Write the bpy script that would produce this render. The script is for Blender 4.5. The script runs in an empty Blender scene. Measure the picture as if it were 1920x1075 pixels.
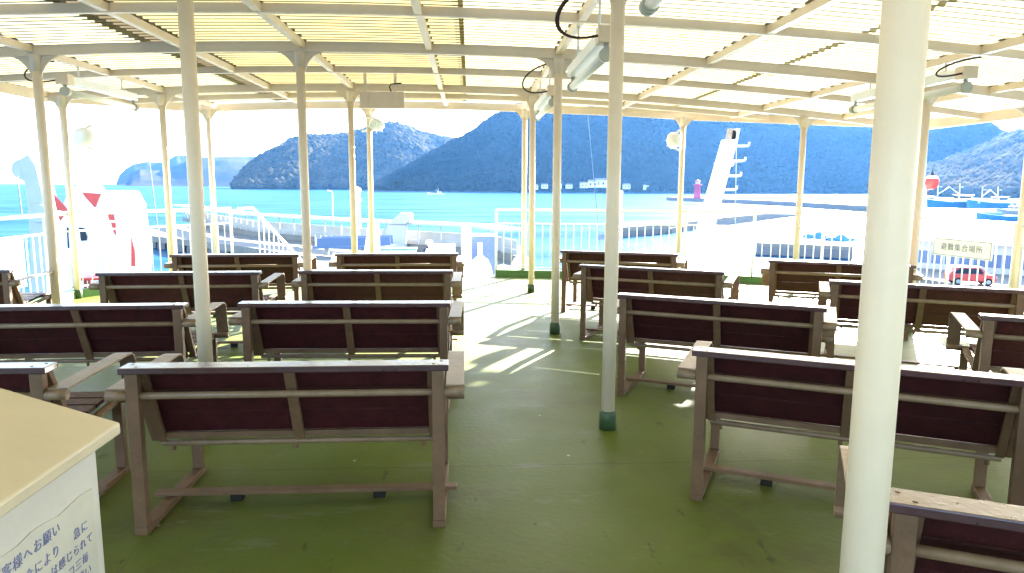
import bpy, bmesh, math, random
import numpy as np
from mathutils import Vector, Matrix, noise
R = math.radians
rnd = random.Random(7)
SC = bpy.context.scene
COL = SC.collection

# ---------------------------------------------------------------- camera, sky, sun, exposure
CAM_Z, PITCH, ROLL, YAW, FPX = 1.6, R(8.1), R(0.28), R(3.4), 1332.0
fh = Vector((math.sin(YAW), math.cos(YAW), 0)); rt = Vector((math.cos(YAW), -math.sin(YAW), 0)); upv = Vector((0, 0, 1))
fwd = fh*math.cos(PITCH) - upv*math.sin(PITCH)
cup = upv*math.cos(PITCH) + fh*math.sin(PITCH)
cr = rt*math.cos(ROLL) + cup*math.sin(ROLL)
cu = cup*math.cos(ROLL) - rt*math.sin(ROLL)
CAM = Vector((0, 0, CAM_Z))
cd = bpy.data.cameras.new('camera'); cam = bpy.data.objects.new('camera', cd); COL.objects.link(cam)
cam.matrix_world = Matrix(((cr.x, cu.x, -fwd.x, CAM.x), (cr.y, cu.y, -fwd.y, CAM.y), (cr.z, cu.z, -fwd.z, CAM.z), (0, 0, 0, 1)))
cd.sensor_width = 36; cd.lens = FPX/1920*36; cd.clip_start = 0.05; cd.clip_end = 40000
SC.camera = cam

SUN_EL, SUN_AZ = R(20.5), R(30.6)          # azimuth measured from +Y towards +X
w = bpy.data.worlds.new('World'); SC.world = w; w.use_nodes = True
nt = w.node_tree; bg = nt.nodes['Background']
sky = nt.nodes.new('ShaderNodeTexSky'); sky.sky_type = 'NISHITA'; sky.sun_disc = False
sky.sun_elevation = SUN_EL; sky.sun_rotation = SUN_AZ; sky.air_density = 1.0; sky.dust_density = 0.8; sky.ozone_density = 1.0
nt.links.new(sky.outputs[0], bg.inputs[0]); bg.inputs[1].default_value = 0.065
ld = bpy.data.lights.new('sun', 'SUN'); lo = bpy.data.objects.new('sun', ld); COL.objects.link(lo)
ld.energy = 5.0; ld.angle = R(0.5); ld.color = (1.0, 0.93, 0.82)
sdir = Vector((math.sin(SUN_AZ)*math.cos(SUN_EL), math.cos(SUN_AZ)*math.cos(SUN_EL), math.sin(SUN_EL)))
lo.rotation_euler = (-sdir).to_track_quat('-Z', 'Y').to_euler(); lo.location = (5, 8, 30)
SC.view_settings.view_transform = 'Standard'; SC.view_settings.look = 'None'
SC.view_settings.exposure = 4.0; SC.view_settings.gamma = 1.0
SC.render.engine = 'CYCLES'
SC.cycles.max_bounces = 8; SC.cycles.transparent_max_bounces = 12

def ray(x, y): return fwd + cr*((x-960)/FPX) - cu*((y-537.5)/FPX)
def P(x, y, z):                      # point of the photo on the level z
    r = ray(x, y); return CAM + r*((z-CAM_Z)/r.z)
def D(x, y, Y):                      # point of the photo at the distance Y ahead
    r = ray(x, y); return CAM + r*(Y/r.y)

# ---------------------------------------------------------------- materials
def mat(name, col, rough=0.5, var=0.12, scale=8.0, bump=0.0, bscale=60.0, metallic=0.0, spec=0.5, col2=None, coat=0.0, rand=0.0, wear=None):
    m = bpy.data.materials.new(name); m.use_nodes = True
    n = m.node_tree.nodes; l = m.node_tree.links; b = n['Principled BSDF']
    tc = n.new('ShaderNodeTexCoord'); tx = n.new('ShaderNodeTexNoise'); tx.inputs['Scale'].default_value = scale
    tx.inputs['Detail'].default_value = 6; tx.inputs['Roughness'].default_value = 0.65
    l.new(tc.outputs['Object'], tx.inputs['Vector'])
    rp = n.new('ShaderNodeValToRGB'); rp.color_ramp.elements[0].position = 0.32; rp.color_ramp.elements[1].position = 0.7
    c2 = col2 or tuple(min(1, c*(1+var)) for c in col)
    c1 = col if col2 else tuple(c*(1-var) for c in col)
    rp.color_ramp.elements[0].color = (*c1, 1); rp.color_ramp.elements[1].color = (*c2, 1)
    l.new(tx.outputs['Fac'], rp.inputs['Fac']); l.new(rp.outputs['Color'], b.inputs['Base Color'])
    if rand or wear:
        src = rp.outputs['Color']
        if rand:
            oi = n.new('ShaderNodeObjectInfo'); hs = n.new('ShaderNodeHueSaturation'); mp = n.new('ShaderNodeMapRange')
            mp.inputs['To Min'].default_value = 1-rand; mp.inputs['To Max'].default_value = 1+rand
            l.new(oi.outputs['Random'], mp.inputs['Value']); l.new(mp.outputs['Result'], hs.inputs['Value']); l.new(src, hs.inputs['Color']); src = hs.outputs['Color']
        if wear:
            tw = n.new('ShaderNodeTexNoise'); tw.inputs['Scale'].default_value = wear[1]; tw.inputs['Detail'].default_value = 8; tw.inputs['Roughness'].default_value = 0.75
            l.new(tc.outputs['Object'], tw.inputs['Vector'])
            rw = n.new('ShaderNodeValToRGB'); rw.color_ramp.elements[0].position = wear[2]; rw.color_ramp.elements[1].position = wear[2]+0.05
            rw.color_ramp.elements[0].color = (0, 0, 0, 1); rw.color_ramp.elements[1].color = (wear[3],)*3+(1,)
            l.new(tw.outputs['Fac'], rw.inputs['Fac']); mw = n.new('ShaderNodeMix'); mw.data_type = 'RGBA'
            l.new(rw.outputs['Color'], mw.inputs['Factor']); l.new(src, mw.inputs['A']); mw.inputs['B'].default_value = (*wear[0], 1); src = mw.outputs['Result']
        l.new(src, b.inputs['Base Color'])
    b.inputs['Roughness'].default_value = rough; b.inputs['Metallic'].default_value = metallic
    b.inputs['Specular IOR Level'].default_value = spec
    if coat: b.inputs['Coat Weight'].default_value = coat; b.inputs['Coat Roughness'].default_value = 0.12
    mr = n.new('ShaderNodeMapRange'); mr.inputs['To Min'].default_value = max(0.02, rough-0.08); mr.inputs['To Max'].default_value = min(1, rough+0.1)
    t3 = n.new('ShaderNodeTexNoise'); t3.inputs['Scale'].default_value = scale*2.7; l.new(tc.outputs['Object'], t3.inputs['Vector'])
    l.new(t3.outputs['Fac'], mr.inputs['Value']); l.new(mr.outputs['Result'], b.inputs['Roughness'])
    if bump:
        t2 = n.new('ShaderNodeTexNoise'); t2.inputs['Scale'].default_value = bscale; t2.inputs['Detail'].default_value = 5
        l.new(tc.outputs['Object'], t2.inputs['Vector'])
        bp = n.new('ShaderNodeBump'); bp.inputs['Strength'].default_value = bump; bp.inputs['Distance'].default_value = 0.01
        l.new(t2.outputs['Fac'], bp.inputs['Height']); l.new(bp.outputs['Normal'], b.inputs['Normal'])
    return m

M = {}
M['cream'] = mat('cream_paint', (0.74, 0.605, 0.45), 0.42, 0.06, 3, 0.25, 25, rand=0.04, wear=((0.42, 0.25, 0.12), 5.0, 0.70, 0.7))
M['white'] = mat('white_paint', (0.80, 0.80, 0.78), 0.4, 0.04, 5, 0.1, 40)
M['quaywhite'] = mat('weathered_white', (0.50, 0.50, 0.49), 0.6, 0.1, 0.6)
M['crane'] = mat('pale_crane_paint', (0.36, 0.40, 0.50), 0.6, 0.1, 0.6)
M['green_dark'] = mat('dark_green_paint', (0.035, 0.075, 0.03), 0.5, 0.25, 20, 0.3, 40, wear=((0.16, 0.09, 0.045), 24.0, 0.60, 0.7))
M['green_curb'] = mat('green_curb_paint', (0.07, 0.17, 0.035), 0.5, 0.2, 6)
M['frame'] = mat('brown_steel', (0.135, 0.076, 0.041), 0.48, 0.2, 9, 0.2, 60, spec=0.35, rand=0.14, wear=((0.30, 0.20, 0.13), 22.0, 0.64, 0.6))
M['tube'] = mat('tan_tube', (0.20, 0.132, 0.078), 0.45, 0.2, 12, 0.15, 60, rand=0.1, wear=((0.09, 0.055, 0.035), 18.0, 0.66, 0.7))
M['wood'] = mat('dark_varnished_wood', (0.042, 0.007, 0.010), 0.45, 0.35, 14, 0.3, 50, spec=0.3, rand=0.25, wear=((0.10, 0.035, 0.03), 30.0, 0.68, 0.5))
M['board'] = mat('top_board_wood', (0.050, 0.018, 0.022), 0.30, 0.3, 9, 0.15, 50, coat=0.6, rand=0.15, wear=((0.12, 0.075, 0.07), 16.0, 0.66, 0.5))
M['rubber'] = mat('black_rubber', (0.018, 0.018, 0.017), 0.92, spec=0.15)
M['cable'] = mat('brown_cable', (0.035, 0.012, 0.008), 0.5)
M['tubelamp'] = mat('lamp_cover', (0.85, 0.83, 0.76), 0.45, 0.02)
M['cap'] = mat('lamp_end_cap', (0.42, 0.42, 0.35), 0.5)
M['tan'] = mat('locker_lid_paint', (0.52, 0.45, 0.32), 0.5, 0.06, 3, 0.1, 30, wear=((0.36, 0.28, 0.18), 7.0, 0.68, 0.5))
M['locker'] = mat('locker_paint', (0.54, 0.51, 0.46), 0.5, 0.06, 3, 0.1, 30, wear=((0.36, 0.30, 0.22), 6.0, 0.70, 0.6))
M['paper'] = mat('notice_paper', (0.50, 0.48, 0.41), 0.6, 0.05, 10)
M['ink'] = mat('blue_ink', (0.19, 0.20, 0.36), 0.7, 0.2, 60)
M['sign'] = mat('sign_plate', (0.84, 0.85, 0.84), 0.5, 0.06, 6)
M['signink'] = mat('sign_ink', (0.13, 0.14, 0.20), 0.6, 0.1)
M['glass'] = mat('lamp_glass', (0.5, 0.55, 0.55), 0.08, 0.05)
M['grey'] = mat('grey_paint', (0.33, 0.34, 0.36), 0.5, 0.1)
M['bluegrey'] = mat('blue_grey_paint', (0.10, 0.16, 0.30), 0.5, 0.12)
M['red'] = mat('red_paint', (0.55, 0.05, 0.045), 0.4, 0.12)
M['darkred'] = mat('dark_red_paint', (0.30, 0.06, 0.06), 0.5, 0.15)
M['pinkred'] = mat('red_tower_paint', (0.60, 0.06, 0.16), 0.5, 0.12)
M['concrete'] = mat('concrete', (0.21, 0.195, 0.175), 0.85, 0.16, 0.35, 0.3, 4)
M['concrete_dark'] = mat('dark_concrete', (0.16, 0.16, 0.17), 0.8, 0.2, 0.5)  # darker tone for sea walls, piles and pontoon sides
M['blueboat'] = mat('blue_hull_paint', (0.05, 0.24, 0.48), 0.4, 0.15, 0.8)
M['net'] = mat('blue_net', (0.07, 0.25, 0.50), 0.9, 0.3, 3)
M['black'] = mat('dark_window', (0.02, 0.025, 0.04), 0.12, 0.1)
M['skin'] = mat('skin', (0.45, 0.27, 0.19), 0.55, 0.06)
M['navy'] = mat('navy_cloth', (0.03, 0.035, 0.09), 0.8, 0.15)
M['roofred'] = mat('tile_roof', (0.28, 0.22, 0.22), 0.7, 0.15)
M['rust'] = mat('rusty_steel', (0.36, 0.26, 0.18), 0.7, 0.3, 6)

def deck_material():
    m = mat('green_deck_paint', (0.080, 0.112, 0.014), 0.52, bump=0.22, bscale=28, scale=0.9, col2=(0.114, 0.146, 0.028), spec=0.18, wear=((0.13, 0.15, 0.085), 3.2, 0.60, 0.45))
    n = m.node_tree.nodes; l = m.node_tree.links; b = n['Principled BSDF']
    tc = n.new('ShaderNodeTexCoord'); src = b.inputs['Base Color'].links[0].from_socket
    def layer(scale, pos, width, amount, col, stretch=(1, 1, 1), detail=6, tex='noise'):
        nonlocal src
        mp = n.new('ShaderNodeMapping'); mp.inputs['Scale'].default_value = stretch; l.new(tc.outputs['Object'], mp.inputs['Vector'])
        if tex == 'noise':
            t = n.new('ShaderNodeTexNoise'); t.inputs['Detail'].default_value = detail; t.inputs['Roughness'].default_value = 0.7; o = t.outputs['Fac']
        else:
            t = n.new('ShaderNodeTexVoronoi'); o = t.outputs['Distance']
        t.inputs['Scale'].default_value = scale; l.new(mp.outputs[0], t.inputs['Vector'])
        r = n.new('ShaderNodeValToRGB'); r.color_ramp.elements[0].position = pos; r.color_ramp.elements[1].position = pos+width
        a, c = (0, amount) if tex == 'noise' else (amount, 0)
        r.color_ramp.elements[0].color = (a, a, a, 1); r.color_ramp.elements[1].color = (c, c, c, 1); l.new(o, r.inputs['Fac'])
        mx = n.new('ShaderNodeMix'); mx.data_type = 'RGBA'; l.new(r.outputs['Color'], mx.inputs['Factor']); l.new(src, mx.inputs['A']); mx.inputs['B'].default_value = (*col, 1); src = mx.outputs['Result']
    layer(0.55, 0.45, 0.22, 0.6, (0.125, 0.135, 0.050))                    # worn, faded walking areas
    layer(1.1, 0.52, 0.16, 0.6, (0.072, 0.070, 0.020))                     # brownish stains
    layer(9.0, 0.63, 0.05, 0.6, (0.035, 0.042, 0.016), (1, 0.25, 1))
    layer(4.0, 0.60, 0.05, 0.45, (0.16, 0.17, 0.10), (0.3, 1, 1))           # pale scrapes       # scuffs
    layer(2.3, 0.018, 0.008, 0.8, (0.40, 0.42, 0.34), tex='voronoi')       # paint flecks
    # plate seams every two metres
    sx = n.new('ShaderNodeSeparateXYZ'); l.new(tc.outputs['Object'], sx.inputs[0])
    for ax, per, off in (('Y', 2.4, 0.9),):
        a = n.new('ShaderNodeMath'); a.operation = 'ADD'; a.inputs[1].default_value = off+50*per; l.new(sx.outputs[ax], a.inputs[0])
        md = n.new('ShaderNodeMath'); md.operation = 'MODULO'; md.inputs[1].default_value = per; l.new(a.outputs[0], md.inputs[0])
        lt_ = n.new('ShaderNodeMath'); lt_.operation = 'LESS_THAN'; lt_.inputs[1].default_value = 0.012; l.new(md.outputs[0], lt_.inputs[0])
        ml = n.new('ShaderNodeMath'); ml.operation = 'MULTIPLY'; ml.inputs[1].default_value = 0.35; l.new(lt_.outputs[0], ml.inputs[0])
        mx = n.new('ShaderNodeMix'); mx.data_type = 'RGBA'; l.new(ml.outputs[0], mx.inputs['Factor']); l.new(src, mx.inputs['A']); mx.inputs['B'].default_value = (0.03, 0.04, 0.012, 1); src = mx.outputs['Result']
    l.new(src, b.inputs['Base Color'])
    return m
M['deck'] = deck_material()

def sheet_material(name, col, col2, spots, transl):
    m = bpy.data.materials.new(name); m.use_nodes = True
    n = m.node_tree.nodes; l = m.node_tree.links; n.remove(n['Principled BSDF']); out = n['Material Output']
    tc = n.new('ShaderNodeTexCoord')
    mp = n.new('ShaderNodeMapping'); mp.inputs['Scale'].default_value = (0.5, 6.0, 1.0); l.new(tc.outputs['Object'], mp.inputs['Vector'])
    t = n.new('ShaderNodeTexNoise'); t.inputs['Scale'].default_value = 2.0; t.inputs['Detail'].default_value = 7; l.new(mp.outputs[0], t.inputs['Vector'])
    rp = n.new('ShaderNodeValToRGB'); rp.color_ramp.elements[0].position = 0.3; rp.color_ramp.elements[1].position = 0.7
    rp.color_ramp.elements[0].color = (*col2, 1); rp.color_ramp.elements[1].color = (*col, 1)
    l.new(t.outputs['Fac'], rp.inputs['Fac'])
    mp2 = n.new('ShaderNodeMapping'); mp2.inputs['Scale'].default_value = (5.0, 26.0, 1.0); l.new(tc.outputs['Object'], mp2.inputs['Vector'])
    t2 = n.new('ShaderNodeTexNoise'); t2.inputs['Scale'].default_value = 1.0; t2.inputs['Detail'].default_value = 3; l.new(mp2.outputs[0], t2.inputs['Vector'])
    r2 = n.new('ShaderNodeValToRGB'); r2.color_ramp.elements[0].position = 0.64; r2.color_ramp.elements[1].position = 0.70
    r2.color_ramp.elements[0].color = (0, 0, 0, 1); r2.color_ramp.elements[1].color = (spots, spots, spots, 1)
    l.new(t2.outputs['Fac'], r2.inputs['Fac'])
    mx = n.new('ShaderNodeMix'); mx.data_type = 'RGBA'; l.new(r2.outputs['Color'], mx.inputs['Factor']); l.new(rp.outputs['Color'], mx.inputs['A'])
    mx.inputs['B'].default_value = (0.20, 0.15, 0.05, 1)
    df = n.new('ShaderNodeBsdfDiffuse'); tr = n.new('ShaderNodeBsdfTranslucent'); ms = n.new('ShaderNodeMixShader'); ms.inputs[0].default_value = transl
    l.new(mx.outputs['Result'], df.inputs['Color']); l.new(mx.outputs['Result'], tr.inputs['Color'])
    l.new(df.outputs[0], ms.inputs[1]); l.new(tr.outputs[0], ms.inputs[2]); l.new(ms.outputs[0], out.inputs['Surface'])
    return m
M['sheet_pale'] = sheet_material('pale_roof_sheet', (0.345, 0.315, 0.215), (0.245, 0.22, 0.135), 0.95, 0.42)
M['sheet_yellow'] = sheet_material('yellow_roof_sheet', (0.275, 0.24, 0.125), (0.20, 0.17, 0.082), 0.6, 0.36)
M['sheet_grey'] = sheet_material('grey_roof_sheet', (0.15, 0.125, 0.08), (0.10, 0.08, 0.05), 0.3, 0.25)

def water_material():
    m = bpy.data.materials.new('sea_water'); m.use_nodes = True
    n = m.node_tree.nodes; l = m.node_tree.links; n.remove(n['Principled BSDF'])
    g = n.new('ShaderNodeNewGeometry')
    last = None
    for sc_, st, di in ((0.35, 0.6, 1.0), (1.3, 0.5, 0.35), (0.045, 0.4, 3.0)):
        mp = n.new('ShaderNodeMapping'); mp.inputs['Scale'].default_value = (sc_, sc_*1.6, sc_); mp.inputs['Rotation'].default_value = (0, 0, 0.5); l.new(g.outputs['Position'], mp.inputs['Vector'])
        t = n.new('ShaderNodeTexNoise'); t.inputs['Scale'].default_value = 1.0; t.inputs['Detail'].default_value = 3; l.new(mp.outputs[0], t.inputs['Vector'])
        bp = n.new('ShaderNodeBump'); bp.inputs['Strength'].default_value = st; bp.inputs['Distance'].default_value = di
        l.new(t.outputs['Fac'], bp.inputs['Height'])
        if last: l.new(last, bp.inputs['Normal'])
        last = bp.outputs['Normal']
    df = n.new('ShaderNodeBsdfDiffuse'); gl = n.new('ShaderNodeBsdfGlossy'); ms = n.new('ShaderNodeMixShader')
    df.inputs['Color'].default_value = (0.010, 0.085, 0.165, 1); gl.inputs['Color'].default_value = (0.72, 0.88, 1.0, 1); gl.inputs['Roughness'].default_value = 0.24
    ms.inputs[0].default_value = 0.10          # a wavy sea mirrors far less of the low sky than a flat one
    mpw = n.new('ShaderNodeMapping'); mpw.inputs['Scale'].default_value = (0.012, 0.05, 1); mpw.inputs['Rotation'].default_value = (0, 0, 0.25); l.new(g.outputs['Position'], mpw.inputs['Vector'])
    tw = n.new('ShaderNodeTexNoise'); tw.inputs['Scale'].default_value = 1.0; tw.inputs['Detail'].default_value = 8; tw.inputs['Roughness'].default_value = 0.65; l.new(mpw.outputs[0], tw.inputs['Vector'])
    rw = n.new('ShaderNodeValToRGB'); rw.color_ramp.elements[0].position = 0.36; rw.color_ramp.elements[1].position = 0.66
    rw.color_ramp.elements[0].color = (0.003, 0.036, 0.088, 1); rw.color_ramp.elements[1].color = (0.012, 0.070, 0.130, 1)
    l.new(tw.outputs['Fac'], rw.inputs['Fac']); l.new(rw.outputs['Color'], df.inputs['Color'])
    fr = n.new('ShaderNodeMapRange'); fr.inputs['From Min'].default_value = 0.36; fr.inputs['From Max'].default_value = 0.66; fr.inputs['To Min'].default_value = 0.08; fr.inputs['To Max'].default_value = 0.145
    l.new(tw.outputs['Fac'], fr.inputs['Value']); l.new(fr.outputs['Result'], ms.inputs[0])
    l.new(last, gl.inputs['Normal']); l.new(df.outputs[0], ms.inputs[1]); l.new(gl.outputs[0], ms.inputs[2])
    l.new(ms.outputs[0], n['Material Output'].inputs['Surface'])
    return m
M['water'] = water_material()
M['hill'] = mat('hill_ground', (0.030, 0.036, 0.022), 0.95, 0.3, 0.02, spec=0.1)
M['cliff'] = mat('far_cliff', (0.075, 0.062, 0.045), 0.95, scale=0.008, spec=0.0, col2=(0.028, 0.034, 0.020))
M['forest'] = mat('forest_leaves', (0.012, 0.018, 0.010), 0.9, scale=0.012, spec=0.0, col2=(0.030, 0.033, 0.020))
M['forest_near'] = mat('sun_flecked_leaves', (0.020, 0.026, 0.012), 0.9, scale=0.045, spec=0.0, col2=(0.105, 0.092, 0.060))  # brownish leaves; pale tone also puts sun highlights into the colour
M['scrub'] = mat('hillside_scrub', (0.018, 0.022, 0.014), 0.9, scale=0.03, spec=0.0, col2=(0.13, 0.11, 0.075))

# ---------------------------------------------------------------- mesh helpers
class MB:
    def __init__(s): s.v = []; s.f = []
    def add(s, vs, fs):
        o = len(s.v); s.v += [tuple(v) for v in vs]; s.f += [tuple(i+o for i in f) for f in fs]; return s
    def box(s, x0, x1, y0, y1, z0, z1):
        return s.add([(x0,y0,z0),(x1,y0,z0),(x1,y1,z0),(x0,y1,z0),(x0,y0,z1),(x1,y0,z1),(x1,y1,z1),(x0,y1,z1)],
                     [(0,3,2,1),(4,5,6,7),(0,1,5,4),(1,2,6,5),(2,3,7,6),(3,0,4,7)])
    def bar(s, a, b, wx, wy, ref=(0, 0, 1)):          # rectangular bar between two points
        a, b = Vector(a), Vector(b); d = (b-a).normalized(); r = Vector(ref)
        if abs(d.dot(r)) > 0.98: r = Vector((0, 1, 0))
        u = d.cross(r).normalized()*wx/2; v = u.cross(d).normalized()*wy/2
        vs = [a-u-v, a+u-v, a+u+v, a-u+v, b-u-v, b+u-v, b+u+v, b-u+v]
        return s.add(vs, [(0,3,2,1),(4,5,6,7),(0,1,5,4),(1,2,6,5),(2,3,7,6),(3,0,4,7)])
    def tube(s, pts, r, n=12, cap=True, radii=None):
        pts = [Vector(p) for p in pts]; k = len(pts); prev = None; rings = []
        for i, p in enumerate(pts):
            d = ((pts[min(i+1, k-1)]-pts[max(i-1, 0)])).normalized()
            if prev is None:
                ref = Vector((0, 0, 1)) if abs(d.z) < 0.9 else Vector((1, 0, 0))
                u = d.cross(ref).normalized()
            else:
                u = (prev - d*prev.dot(d)).normalized()
            prev = u; v = d.cross(u); rr = radii[i] if radii else r
            rings.append([p + (u*math.cos(2*math.pi*j/n) + v*math.sin(2*math.pi*j/n))*rr for j in range(n)])
        vs = [q for g in rings for q in g]
        fs = [(i*n+j, i*n+(j+1) % n, (i+1)*n+(j+1) % n, (i+1)*n+j) for i in range(k-1) for j in range(n)]
        if cap: fs += [tuple(range(n-1, -1, -1)), tuple((k-1)*n+j for j in range(n))]
        return s.add(vs, fs)
    def lathe(s, prof, c=(0, 0, 0), n=20, axis='Z'):  # prof = [(r, h)]
        vs = []
        for r_, h in prof:
            for j in range(n):
                a = 2*math.pi*j/n; q = (r_*math.cos(a), r_*math.sin(a), h)
                if axis == 'Y': q = (q[0], q[2], q[1])
                if axis == 'X': q = (q[2], q[0], q[1])
                vs.append((q[0]+c[0], q[1]+c[1], q[2]+c[2]))
        k = len(prof)
        fs = [(i*n+j, i*n+(j+1) % n, (i+1)*n+(j+1) % n, (i+1)*n+j) for i in range(k-1) for j in range(n)]
        fs += [tuple(range(n-1, -1, -1)), tuple((k-1)*n+j for j in range(n))]
        return s.add(vs, fs)
    def prism(s, poly, off, base=(0, 0, 0)):            # polygon (3D points) extruded by the vector off
        b = Vector(base); vs = [Vector(p)+b for p in poly]; n = len(vs); o = Vector(off)
        vs += [v+o for v in vs]
        return s.add(vs, [tuple(range(n-1, -1, -1)), tuple(range(n, 2*n))] + [(i, (i+1) % n, n+(i+1) % n, n+i) for i in range(n)])
    def ribbon(s, path, x0, x1, th):                    # flat bar along (y, z) points, from x0 to x1
        k = len(path); vs = []
        for i, (y, z) in enumerate(path):
            a = path[max(0, i-1)]; b = path[min(k-1, i+1)]; d = Vector((b[0]-a[0], b[1]-a[1])).normalized()
            ny, nz = -d.y*th/2, d.x*th/2
            vs += [(x0, y-ny, z-nz), (x1, y-ny, z-nz), (x1, y+ny, z+nz), (x0, y+ny, z+nz)]
        fs = [(0, 3, 2, 1), tuple(4*(k-1)+j for j in range(4))]
        for i in range(k-1):
            for j in range(4): fs.append((4*i+j, 4*i+(j+1) % 4, 4*i+4+(j+1) % 4, 4*i+4+j))
        return s.add(vs, fs)
    def sweep(s, pts, wd, ht):                          # box section following a polyline, z = bottom of the section
        k = len(pts); vs = []
        for i, p in enumerate(pts):
            a = Vector(pts[max(0, i-1)]); b = Vector(pts[min(k-1, i+1)]); d = b-a; d.z = 0; d.normalize(); q = Vector((-d.y, d.x, 0))*wd/2
            if 0 < i < k-1:
                d1 = Vector(p)-a; d1.z = 0; d1.normalize(); c = max(0.5, abs(d.dot(d1))); q /= c
            p = Vector(p); z = Vector((0, 0, ht)); vs += [p-q, p+q, p+q+z, p-q+z]
        fs = [(0, 3, 2, 1), tuple(4*(k-1)+j for j in range(4))]
        for i in range(k-1):
            for j in range(4): fs.append((4*i+j, 4*i+(j+1) % 4, 4*i+4+(j+1) % 4, 4*i+4+j))
        return s.add(vs, fs)
    def build(s, name, m, parent=None, smooth=False, bevel=0.0, loc=None):
        me = bpy.data.meshes.new(name); me.from_pydata(s.v, [], s.f)
        bm = bmesh.new(); bm.from_mesh(me); bmesh.ops.recalc_face_normals(bm, faces=bm.faces); bm.to_mesh(me); bm.free()
        me.materials.append(m)
        o = bpy.data.objects.new(name, me); COL.objects.link(o)
        if smooth:
            for p in me.polygons: p.use_smooth = len(p.vertices) <= 4
            me.update()
        if bevel:
            b = o.modifiers.new('bevel', 'BEVEL'); b.width = bevel; b.segments = 2; b.limit_method = 'ANGLE'; b.angle_limit = R(40)
        if parent: o.parent = parent
        if loc is not None: o.location = loc
        return o

def tag(o, label, cat, group=None, kind=None):
    if label: o['label'] = label
    if cat: o['category'] = cat
    if group: o['group'] = group
    if kind: o['kind'] = kind
    return o
def empty(name, loc, rz=0.0):
    o = bpy.data.objects.new(name, None); COL.objects.link(o); o.location = loc; o.rotation_euler = (0, 0, rz); o.empty_display_size = 0.1; return o
def structure(o): o['kind'] = 'structure'; return o
def copy_tree(o, parent=None):
    c = o.copy(); COL.objects.link(c)
    if parent: c.parent = parent
    for ch in list(o.children): copy_tree(ch, c)
    return c
def lettering(name, body, size, m, parent, loc, rot, depth=0.002, spacing=1.0, line=1.0, align='CENTER'):
    cv = bpy.data.curves.new(name, 'FONT'); cv.body = body; cv.size = size; cv.extrude = depth; cv.align_x = align; cv.align_y = 'CENTER'
    cv.space_character = spacing; cv.space_line = line; cv.resolution_u = 3
    t = bpy.data.objects.new(name, cv); COL.objects.link(t)
    dg = bpy.context.evaluated_depsgraph_get(); me = bpy.data.meshes.new_from_object(t.evaluated_get(dg))
    bpy.data.objects.remove(t); bpy.data.curves.remove(cv)
    me.materials.clear(); me.materials.append(m)
    o = bpy.data.objects.new(name, me); COL.objects.link(o); o.parent = parent; o.location = loc; o.rotation_euler = rot
    return o

# ---------------------------------------------------------------- the deck
deck_poly = [(-5.75, -4), (6.55, -4), (6.55, 10.15), (5.2, 11.5), (3.75, 12.2), (0.4, 12.7), (-4.25, 12.7), (-5.75, 10.2)]
structure(MB().prism([(x, y, -0.25) for x, y in deck_poly], (0, 0, 0.25)).build('deck', M['deck']))
fd = [(-5.75, 12.75), (6.0, 12.75), (6.0, 20), (3.5, 29), (-3.5, 29), (-5.75, 20)]
structure(MB().prism([(x, y, -2.6) for x, y in fd], (0, 0, 0.3)).build('foredeck', M['grey']))
hullp = [(-5.6, -30), (6.4, -30), (6.4, 10.1), (5.9, 19.9), (3.4, 28.8), (-3.4, 28.8), (-5.6, 19.9)]
structure(MB().prism([(x, y, -8.4) for x, y in hullp], (0, 0, 5.79)).build('hull_floor', M['white']))

# ---------------------------------------------------------------- the canopy
def zb(x): return 2.93 - 0.008*(x+1.1)**2        # underside of the beams
edge = [(-5.9, 10.6), (-4.6, 12.8), (1.2, 12.8), (3.9, 12.25), (5.3, 11.35), (6.65, 10.2)]
def interp(v, pts):
    for (a, b), (c, d_) in zip(pts, pts[1:]):
        if min(a, c) <= v <= max(a, c): return b + (d_-b)*(v-a)/(c-a) if c != a else b
    return None
def xl(y): return -5.9 if y <= 10.6 else -5.9+1.3*(y-10.6)/2.2
def xr(y):
    if y <= 10.2: return 6.65
    pts = [(10.2, 6.65), (11.35, 5.3), (12.25, 3.9), (12.8, 1.2)]
    return interp(min(y, 12.8), pts)
canopy = empty('deck_canopy', (0.5, 5, 0))
tag(canopy, 'long cambered awning roof of translucent corrugated sheets over the benches', 'canopy')
canopy.location = (0, 0, 0)
def sheet(x0, x1, m, label, dz=0.0, seg=16, ymin=-3.2):
    per, amp, k = 0.125, 0.0185, 8
    rows = int((12.72-ymin)/per*k); vs = []; fs = []
    for i in range(rows+1):
        y = ymin + i*per/k; z_ = amp*math.sin(2*math.pi*i/k)
        a, b = max(x0, xl(y)), min(x1, xr(y)); b = max(a, b)
        for j in range(seg+1):
            x = a+(b-a)*j/seg
            vs.append((x, y, zb(x)+0.128+dz+z_))
    for i in range(rows):
        for j in range(seg):
            q = i*(seg+1)+j
            if vs[q+1][0]-vs[q][0] > 1e-4 or vs[q+seg+2][0]-vs[q+seg+1][0] > 1e-4: fs.append((q, q+1, q+seg+2, q+seg+1))
    o = MB().add(vs, fs).build('roof_sheet', m, canopy, smooth=True)
    o['label'] = label
    return o
sheet(-6.0, -3.20, M['sheet_pale'], 'pale sheet along the left edge')
sheet(-3.30, -2.83, M['sheet_grey'], 'narrow grey overlap strip', 0.006, 6)
sheet(-2.88, -0.05, M['sheet_yellow'], 'yellowed sheet over the left benches')
sheet(-0.09, 3.40, M['sheet_pale'], 'pale sheet with dark specks over the aisle', 0.005)
sheet(3.34, 6.65, M['sheet_pale'], 'pale sheet along the right edge', 0.010)
def beam(y, wd, ht, dz, name):
    a, b = xl(y)+0.02, xr(y)-0.02
    n = 22
    MB().sweep([(a+(b-a)*i/n, y, zb(a+(b-a)*i/n)+dz) for i in range(n+1)], wd, ht).build(name, M['cream'], canopy)
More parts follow.
